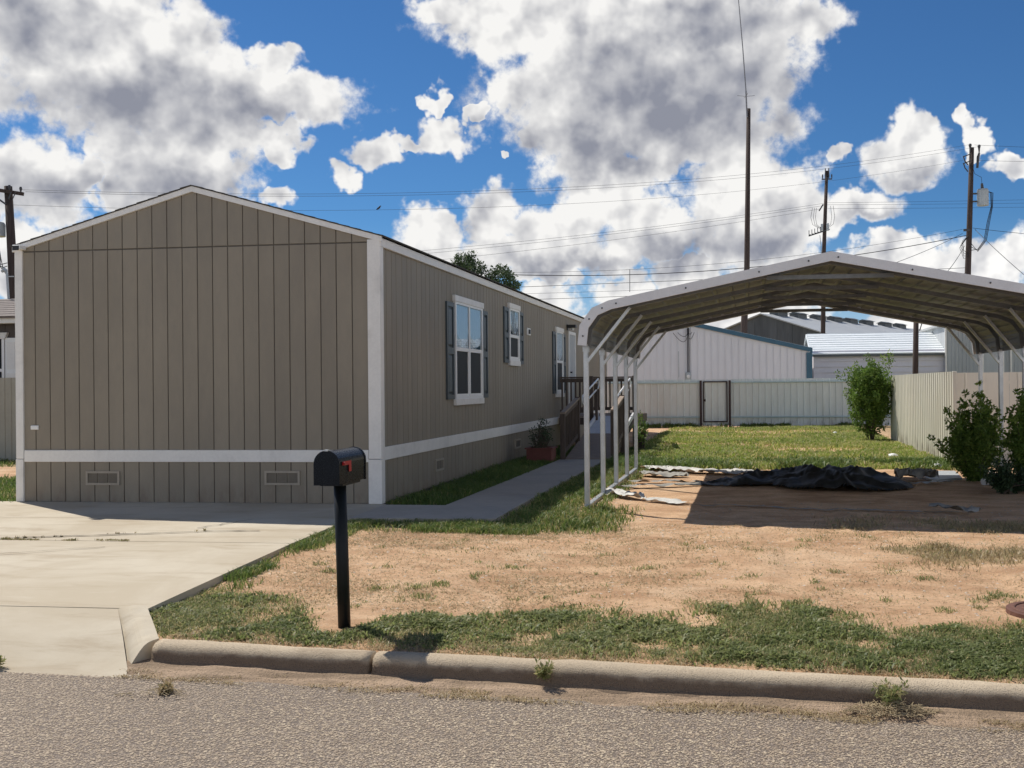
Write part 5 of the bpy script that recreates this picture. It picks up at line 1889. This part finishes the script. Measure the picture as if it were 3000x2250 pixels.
WIRES = [
    ((11.37, 55.0, 13.62), (-22.77, 30.0, 7.83), 0.96, 0.0055, 'upper of the two topmost power lines crossing the sky between the outer poles'),
    ((11.81, 55.0, 13.5), (-22.6, 30.0, 7.76), 0.97, 0.0055, 'lower of the two topmost power lines crossing the sky between the outer poles'),
    ((11.06, 55.0, 12.83), (-23.25, 30.0, 7.37), 1.03, 0.005, 'thin power line with a bird on it, passing just above the tan roof'),
    ((4.28, 58.0, 11.37), (-28.89, 46.0, 7.2), 0.46, 0.0068, 'highest power line running left from the thin middle pole'),
    ((4.27, 58.0, 11.25), (-28.89, 46.0, 6.95), 0.42, 0.0068, 'middle power line running left from the thin middle pole'),
    ((4.07, 58.0, 11.07), (-28.89, 46.0, 6.55), 0.50, 0.0068, 'lowest power line running left from the dead-end arm of the middle pole'),
    ((4.42, 58.0, 11.4), (22.77, 66.0, 12.52), 0.04, 0.0068, 'highest power line running right from the thin middle pole'),
    ((4.42, 58.0, 11.29), (22.77, 66.0, 12.28), 0.04, 0.0068, 'middle power line running right from the thin middle pole'),
    ((4.49, 58.0, 11.08), (22.77, 66.0, 12.03), 0.04, 0.0068, 'lowest power line running right from the thin middle pole'),
    ((11.03, 55.0, 9.3), (-19.45, 48.0, 7.36), 1.03, 0.0075, 'thin cable just above the thick sagging cable left of the transformer pole'),
    ((11.2, 55.0, 8.98), (-19.45, 48.0, 7.52), 1.23, 0.0190, 'thick black sagging cable running left from the transformer pole'),
    ((11.35, 55.0, 7.33), (-19.46, 48.0, 6.03), 0.05, 0.0122, 'straight dark cable below the thick sagging one'),
    ((11.35, 55.0, 7.05), (-19.47, 48.0, 5.87), 0.23, 0.0068, 'faint thin cable second from the bottom above the carport roof'),
    ((11.35, 55.0, 6.79), (-19.47, 48.0, 5.54), 0.21, 0.0109, 'lowest dark cable vanishing behind the carport roof'),
    ((11.66, 55.0, 13.6), (21.41, 62.0, 14.52), 0.03, 0.0075, 'top power line leaving the transformer pole to the right'),
    ((11.77, 55.0, 12.8), (21.41, 62.0, 13.84), 0.03, 0.0075, 'second power line leaving the transformer pole to the right'),
    ((11.54, 55.0, 9.35), (21.37, 62.0, 9.49), 0.12, 0.0122, 'low cable leaving the transformer pole to the right'),
    ((11.03, 55.0, 9.09), (4.54, 38.0, 5.49), 0.09, 0.0109, 'service cable sloping down left from the transformer pole behind the carport'),
    ((11.12, 55.0, 8.45), (8.36, 46.0, 5.98), 0.11, 0.014, 'short service cable dropping steeply left of the transformer pole'),
    ((11.64, 55.0, 9.28), (11.15, 40.0, 4.57), 0.09, 0.014, 'guy cable dropping steeply right of the transformer pole'),
]
for a, b, s, r, lab in WIRES:
    a, b = Vector(a), Vector(b)
    pts = []
    for i in range(33):
        t_ = i / 32
        q = a + (b - a) * t_
        q.z -= 4 * s * t_ * (1 - t_)
        pts.append(q)
    tag(MB().tube(pts, r, 5).build('power_line', 'cable_black', None), lab, 'cable', 'overhead lines')
hg = MB().tube([(-5.72, 51.15, 7.23), (-5.73, 51.15, 6.10)], 0.016, 5).build('line_spacer', 'pole_hardware', None)
tag(hg, 'thin upright spacer rod hanging among the low cables left of the carport', 'spacer')

bd = MB()
c = Vector((-13.54, 37.08, 8.11))
bd.tube([c + Vector((-0.10, 0, -0.02)), c + Vector((-0.04, 0, 0.02)), c + Vector((0.02, 0, 0.06)), c + Vector((0.05, 0, 0.11)), c + Vector((0.09, 0, 0.12))], [0.010, 0.034, 0.038, 0.025, 0.006], 8)
tag(bd.build('bird', 'feather_dark', None, smooth=True), 'tiny dark bird perched on the thin line above the tan roof', 'bird')

# tree rising behind the home
tr = thing('tree', 'loose green tree showing two crowns above the roof of the tan home', 'tree', (-11.4, 45, 0))
mb = MB()
mb.tube([(-11.4, 45, -0.2), (-11.5, 45, 2.0), (-11.45, 45, 3.8)], [0.22, 0.18, 0.14], 10)
mb.build('trunk', 'bark', tr, smooth=True)
tips = []
r_ = np.random.default_rng(9)
cents = np.concatenate([cloud_pts(60, (-12.35, 45, 6.75), (0.75, 0.8, 0.72), 71), cloud_pts(85, (-10.85, 45, 5.95), (0.92, 0.9, 0.85), 72), cloud_pts(50, (-11.6, 45, 5.2), (1.2, 1.0, 0.6), 73)])
for q in ((-12.4, 45, 6.6), (-10.9, 45, 5.9), (-11.7, 45, 6.0), (-11.9, 44.6, 5.6), (-10.5, 45.3, 5.4)):
    MB().tube([(-11.45, 45, 3.7), ((-11.45 + q[0]) / 2 + r_.normal() * 0.1, 45, (3.7 + q[2]) / 2 - 0.1), q], [0.10, 0.06, 0.025], 7).build('limb', 'bark', tr)
leaves('crown', cents, np.full(len(cents), 0.19), 42, 0.12, 'leaf_tree', tr, 17)

# ================================================================== tarps and litter under the carport


def heap():
    xs = np.arange(-1.05, 2.50, 0.022)
    ys = np.arange(14.25, 17.25, 0.030)
    gx, gy = np.meshgrid(xs, ys)
    wx = gx + 0.16 * (fbm(gx, gy, 1.8, 3, 81) - 0.5) * 2
    wy = gy + 0.22 * (fbm(gx, gy, 1.8, 3, 82) - 0.5) * 2
    m_ = np.maximum.reduce([
        1 - ((wx - 1.30) / 1.05) ** 2 - ((wy - 15.45) / 0.95) ** 2,
        1 - ((wx - 0.35) / 0.95) ** 2 - ((wy - 15.75) / 0.62) ** 2,
        0.6 - ((wx + 0.35) / 0.75) ** 2 - ((wy - 15.62) / 0.28) ** 2])
    body = np.sqrt(np.clip(m_, 0, 1))
    rid = lambda s, sd: (1 - np.abs(2 * fbm(wx, wy * 0.8, s, 2, sd) - 1)) ** 2.2
    prof_ = np.interp(wx, [-1.0, -0.3, 0.1, 0.7, 1.02, 1.18, 1.31, 1.45, 1.75, 2.1, 2.4], [0.02, 0.06, 0.20, 0.26, 0.29, 0.25, 0.36, 0.25, 0.27, 0.15, 0.03])
    h = body * prof_ * (0.55 + 0.45 * rid(1.5, 84)) + body * (0.10 * (rid(2.6, 85) - 0.45) + 0.05 * (rid(5.5, 86) - 0.4) + 0.02 * (rid(11, 87) - 0.4))
    h = np.maximum(h, 0.006 + 0.02 * rid(6, 88))
    z = ground_z(gx, gy) + h
    nx, ny = len(xs), len(ys)
    V_ = np.stack([gx, gy, z], 2).reshape(-1, 3)
    ok = (m_ > 0.02)
    i = (np.arange(ny - 1)[:, None] * nx + np.arange(nx - 1)[None, :])
    keep = ok[:-1, :-1] & ok[1:, 1:] & ok[1:, :-1] & ok[:-1, 1:]
    i = i[keep]
    Q_ = np.stack([i, i + 1, i + nx + 1, i + nx], 1)
    used, inv = np.unique(Q_.ravel(), return_inverse=True)
    me_ = mesh_np('tarp_heap', V_[used], inv.reshape(-1, 4), np.zeros((0, 3), int), 'tarp_dark', smooth=True)
    tag(link('tarp_heap', me_), 'crumpled black tarp heaped on the dirt under the back of the carport', 'tarp')


heap()


def ribbon(path, w, label, mat, rough=0.03, seed=1, lift=0.0, edge=0.3):
    """strip of old tarp lying along a path, rumpled"""
    P = [Vector(q) for q in path]
    ln = [0]
    for a, b in zip(P[:-1], P[1:]):
        ln.append(ln[-1] + (b - a).length)
    n = max(8, int(ln[-1] / 0.035))
    m2 = max(4, int(w / 0.03))
    vs, fs = [], []
    for i in range(n + 1):
        s = ln[-1] * i / n
        k = max(j for j in range(len(ln)) if ln[j] <= s + 1e-9)
        k = min(k, len(P) - 2)
        f = (s - ln[k]) / (ln[k + 1] - ln[k])
        q = P[k] + (P[k + 1] - P[k]) * f
        t_ = (P[k + 1] - P[k]).normalized()
        nv = Vector((-t_.y, t_.x))
        ww = w * (0.7 + 0.6 * float(fbm(s, seed, 2.5, 3, seed))) * min(1, 0.35 + 3 * min(i, n - i) / n)
        for j in range(m2 + 1):
            e = (j / m2 - 0.5) * ww
            x, y = q.x + nv.x * e, q.y + nv.y * e + 0.03 * (float(fbm(s, 1, 3, 2, seed + 3)) - 0.5)
            r1 = (1 - abs(2 * float(fbm(s * 1.0, e * 2.2, 4.0, 3, seed)) - 1)) ** 2
            z = float(ground_z(x, y)) + 0.008 + lift + rough * r1 * 1.6
            vs.append((x, y, z))
    for i in range(n):
        for j in range(m2):
            a = i * (m2 + 1) + j
            fs.append((a, a + 1, a + m2 + 2, a + m2 + 1))
    o = MB().add(vs, fs).build('tarp_strip', mat, None, smooth=True)
    tag(o, label, 'tarp', 'old tarp pieces round the carport floor')


ribbon([(-1.85, 18.2), (-1.1, 17.7), (-0.35, 17.25), (0.35, 17.0)], 0.42, 'long pale grey tarp edge lying behind the black heap at the grass', 'tarp_pale', 0.05, 3)
ribbon([(-1.75, 17.0), (-1.35, 16.75), (-0.95, 16.6)], 0.34, 'small rumpled grey tarp piece beside the far left carport leg', 'tarp_grey', 0.05, 5)
ribbon([(-1.85, 14.7), (-1.3, 15.0), (-0.7, 15.35)], 0.16, 'narrow grey tarp tail pointing from the heap to the left rail', 'tarp_grey', 0.035, 7)
ribbon([(-1.80, 15.6), (-1.2, 15.65), (-0.75, 15.7)], 0.14, 'second narrow grey tarp tail just behind the first', 'tarp_grey', 0.035, 8)
ribbon([(-1.88, 13.85), (-1.6, 13.5), (-1.32, 13.2)], 0.26, 'white crumpled tarp scrap on the sunlit dirt by the second carport leg', 'tarp_pale', 0.06, 9)
ribbon([(-1.35, 13.15), (-1.05, 12.95), (-0.72, 12.75)], 0.14, 'pale torn tarp strip reaching into the carport shadow', 'tarp_pale', 0.03, 11)
ribbon([(-0.75, 12.72), (0.0, 12.75), (0.9, 12.48), (2.0, 12.32), (2.5, 12.45)], 0.07, 'thin grey webbing strip across the shaded dirt under the carport', 'tarp_grey', 0.012, 13)
ribbon([(2.25, 16.4), (2.5, 16.3), (2.78, 15.95)], 0.42, 'tan rumpled tarp corner at the right end of the black heap', 'tarp_grey', 0.12, 15)
ribbon([(2.15, 15.55), (2.5, 15.6), (3.0, 15.75)], 0.12, 'pale shredded tarp edge right of the black heap', 'tarp_pale', 0.03, 17)
ribbon([(2.1, 12.5), (2.35, 12.35), (2.6, 12.15)], 0.2, 'small grey rag in the carport shade at right', 'tarp_grey', 0.06, 19)
MB().sheet([(2.74, 16.05, -0.012), (3.27, 16.5, -0.012), (3.40, 17.75, -0.012), (2.72, 17.75, -0.012)], 0.06).build('flat_sheet', 'metal_wall_grey')
tag(bpy.data.objects['flat_sheet'], 'flat grey board lying between the tarp heap and the shrub', 'board')
cup = thing('cup', 'white paper cup lying on its side under the carport at right', 'cup', (3.45, 15.7, -0.04))
MB().tube([(3.40, 15.66, 0.0), (3.52, 15.74, 0.005)], [0.052, 0.068], 16).build('body', 'paper_white', cup, smooth=False)
MB().tube([(3.52, 15.74, 0.005), (3.527, 15.745, 0.005)], [0.074, 0.074], 16).build('rim', 'paper_white', cup)


def scrap(name, label, c, r, seed):
    bm = bmesh.new()
    bmesh.ops.create_icosphere(bm, subdivisions=3, radius=r)
    rr = np.random.default_rng(seed)
    for q in bm.verts:
        k = 1 + 0.45 * (float(fbm(q.co.x * 30 + seed, q.co.y * 30 + q.co.z * 21, 0.9, 2, seed)) - 0.5)
        q.co = Vector((q.co.x * k * 1.2, q.co.y * k, q.co.z * k * 0.75))
    mb_ = MB()
    bm.verts.index_update()
    mb_.add([q.co + Vector(c) for q in bm.verts], [[v.index for v in f.verts] for f in bm.faces])
    bm.free()
    tag(mb_.build(name, 'paper_white', None), label, 'litter', 'white litter on the grass')


scrap('crumpled_paper', 'white crumpled litter on the lawn in front of the tan fence', (2.85, 21.0, 0.0), 0.085, 3)
scrap('crumpled_paper', 'white litter scrap on the grass beside the leafy shrub', (3.28, 18.6, 0.0), 0.06, 5)
scrap('crumpled_paper', 'small pale scrap far back on the lawn near the tall shrub', (2.55, 31.0, 0.0), 0.05, 7)

# ================================================================== low growth
blades('verge_grass', veg_verge, -4.3, 5.0, 5.2, 8.4, 110000, 0.034, 0.0065, 'grass_verge', 'short green grass and weeds between the kerb and the dirt', dry=0.30, lean=1.2)
blades('verge_weeds', lambda x, y: veg_verge(x, y) * sstep(fbm(x, y, 4.0, 4, 91), 0.44, 0.62), -4.3, 5.0, 5.2, 8.4, 42000, 0.048, 0.013, 'grass_verge', 'leafy grey-green weeds scattered through the verge grass', dry=0.04, lean=1.2)
blades('kerb_edge_straw', lambda x, y: ((y > kerb_y(x) + 0.03) & (y < kerb_y(x) + 0.34)) * (0.3 + 0.7 * sstep(fbm(x, y, 3, 3, 92), 0.35, 0.6)), -3.6, 5.0, 5.2, 6.4, 16000, 0.024, 0.005, 'grass_dry', 'dead straw and runners along the back of the kerb', dry=0.12, lean=2.0)
blades('driveway_edge_grass', veg_drive_side, -5.0, -2.1, 6.4, 11.0, 12000, 0.07, 0.007, 'grass_weeds', 'ragged grass along the driveway edge and walkway front', dry=0.35, lean=0.9)
blades('carport_side_grass', veg_carport_side, -2.8, -1.1, 10.2, 24.6, 30000, 0.085, 0.009, 'grass_weeds', 'green weeds along the left base rail of the carport', dry=0.3, lean=0.9)
blades('wall_side_grass', veg_house_side, -4.55, -3.6, 12.4, 24.5, 20000, 0.11, 0.010, 'grass_weeds', 'green weeds between the home skirting and the walkway', dry=0.06, lean=1.0)
blades('lawn_grass', veg_lawn, -2.9, 3.8, 17.8, 36.6, 90000, 0.085, 0.016, 'grass_lawn', 'sunlit patchy lawn between the carport and the back fence', dry=0.36, lean=1.0)
blades('lawn_edge_weeds', lambda x, y: veg_lawn(x, y) * (1 - sstep(y, 19.2, 20.2)) * sstep(fbm(x, y, 1.8, 3, 95), 0.4, 0.55), -2.6, 3.6, 17.8, 20.4, 11000, 0.15, 0.016, 'grass_weeds', 'bright leafy weeds along the near edge of the lawn', dry=0.08, lean=0.9)
blades('side_yard_grass', veg_left, -16, -9.5, 12.2, 20.4, 16000, 0.08, 0.012, 'grass_weeds', 'green grass in the side yard left of the home', dry=0.2, lean=0.9)
blades('dry_tufts', veg_right, 0.6, 6.4, 8.4, 12.0, 14000, 0.045, 0.007, 'grass_dry', 'sparse dry tufts on the dirt at the right under the carport front', dry=0.2, lean=1.0)
blades('straw_litter', lambda x, y: rect(x, y, -3.9, 5, 6.9, 11.0, 0.3) * (0.25 + 0.75 * sstep(fbm(x, y, 1.4, 4, 97), 0.42, 0.62)) * (0.35 + 0.65 * (1 - sstep(x, -2.5, 0.5))), -4.2, 5.2, 6.6, 11.2, 46000, 0.018, 0.006, 'grass_dry', 'straw and clippings scattered over the bare dirt', dry=0.05, lean=2.6)
blades('dirt_tufts', veg_sparse, -4, 5, 6.6, 10.6, 4500, 0.035, 0.006, 'grass_verge', 'small weed tufts dotted over the bare dirt', dry=0.25, lean=1.0)
blades('gutter_straw', lambda x, y: ((y > kerb_y(x) - 0.42) & (y < kerb_y(x) - 0.15)) * sstep(fbm(x, y * 2, 3.5, 4, 98), 0.46, 0.66), -4, 4.5, 4.7, 6.0, 9000, 0.013, 0.005, 'grass_dry', 'dead straw washed along the gutter', dry=0.0, lean=2.4, zoff=-0.105)
blades('fence_foot_weeds', lambda x, y: ((y > 36.2) & (y < 36.5)) * sstep(fbm(x, y, 1.2, 3, 99), 0.4, 0.6), -4, 3.7, 36.1, 36.6, 3500, 0.14, 0.022, 'grass_weeds', 'weeds at the foot of the back fence', dry=0.2)
# tufts in the driveway crack
cr = np.array(c1)


def crack_d(x, y):
    d_ = np.min(np.hypot(x[:, None] - cr[None, :, 0], y[:, None] - cr[None, :, 1]), 1)
    j = np.abs(y - 9.232) < 0.02
    return np.where((d_ < 0.02) | (j & (x < -5.9)), 1.0, 0) * sstep(fbm(x, y, 5.0, 3, 96), 0.40, 0.70)


blades('crack_grass', crack_d, -7.6, -4.9, 9.15, 10.05, 900, 0.022, 0.005, 'grass_dry', 'dry grass sprouting from the driveway crack', dry=0.5, zoff=0.04)


def weed(label, x, y, z, n, h, seed, mat='grass_verge', straw=0):
    t_ = thing('weed', label, 'weed', (x, y, z), 'single weeds along the gutter and kerb')
    r = np.random.default_rng(seed)
    mb_ = MB()
    P = []
    for i in range(n):
        a = r.random() * 6.28
        H_ = h * (0.5 + 0.6 * r.random())
        q = Vector((x + math.cos(a) * H_ * 0.55, y + math.sin(a) * H_ * 0.55, z + H_))
        md = Vector((x, y, z)) * 0.5 + q * 0.5 + Vector((0, 0, H_ * 0.15))
        mb_.tube([(x, y, z - 0.01), md, q], [0.003, 0.002, 0.001], 4)
        for f in (0.35, 0.55, 0.7, 0.85, 1.0):
            P.append(Vector((x, y, z)) * (1 - f) + q * f + Vector((0, 0, H_ * 0.15 * (1 - f))))
    mb_.build('stem', 'bark', t_, kind='stuff')
    leaves('foliage', [tuple(q) for q in P], np.full(len(P), 0.018), 7, 0.028, mat, t_, seed, 0.35)
    if straw:
        V_ = []
        mb2 = MB()
        for i in range(straw):
            a = r.random() * 6.28
            d_ = r.random() ** 0.6 * 0.17
            b0 = Vector((x + math.cos(a) * d_ * 1.3, y - 0.05 + math.sin(a) * d_ * 0.55, z + 0.01 + 0.05 * (1 - d_ / 0.18) * r.random()))
            a2 = r.random() * 6.28
            e = b0 + Vector((math.cos(a2) * 0.05, math.sin(a2) * 0.04, r.normal() * 0.008))
            mb2.beam(b0, e, 0.003, 0.002)
        mb2.build('dead_straw_heap', 'dead_straw', t_, kind='stuff')


ky = lambda x: float(kerb_y(x))
weed('grey-green weed with a heap of dead straw against the kerb at right', 0.70, ky(0.70) - 0.19, -0.205, 13, 0.13, 3, straw=420)
weed('low spreading weed hanging on the kerb face near the middle', -1.12, ky(-1.12) - 0.15, -0.16, 12, 0.07, 5)
weed('small pale weed growing from the asphalt left of the mailbox', -3.18, 5.30, -0.22, 9, 0.035, 7, 'grass_dry', straw=40)
weed('small green weed at the edge of the gutter at far left', -4.47, 5.66, -0.2, 6, 0.045, 9)

# stones on the dirt
N = 6000
x = rng.uniform(-4, 5, N)
y = rng.uniform(6.9, 13.5, N)
kk = (x > drive_edge(y) + 0.1) & ~((y > 10.8) & (x < -2.0))
x, y = x[kk], y[kk]
N = len(x)
sz = 0.004 + 0.013 * rng.random(N) ** 3.5
z = ground_z(x, y)
V = np.zeros((N, 6, 3))
for k, (a, b, c) in enumerate(((1, 0, 0), (0, .8, 0), (-1, 0, 0), (0, -.8, 0), (0, 0, .6), (0, 0, -.5))):
    V[:, k, 0] = x + sz * (a + 0.4 * (rng.random(N) - 0.5))
    V[:, k, 1] = y + sz * (b + 0.4 * (rng.random(N) - 0.5))
    V[:, k, 2] = z + sz * c
b = np.arange(N) * 6
T = np.concatenate([np.stack([b + i, b + (i + 1) % 4, b + 4], 1) for i in range(4)])
me = mesh_np('pebbles', V.reshape(-1, 3), np.zeros((0, 4), int), T, 'pebble')
tag(link('pebbles', me, None, 'stuff'), 'small pale pebbles scattered over the dirt yard', 'gravel')
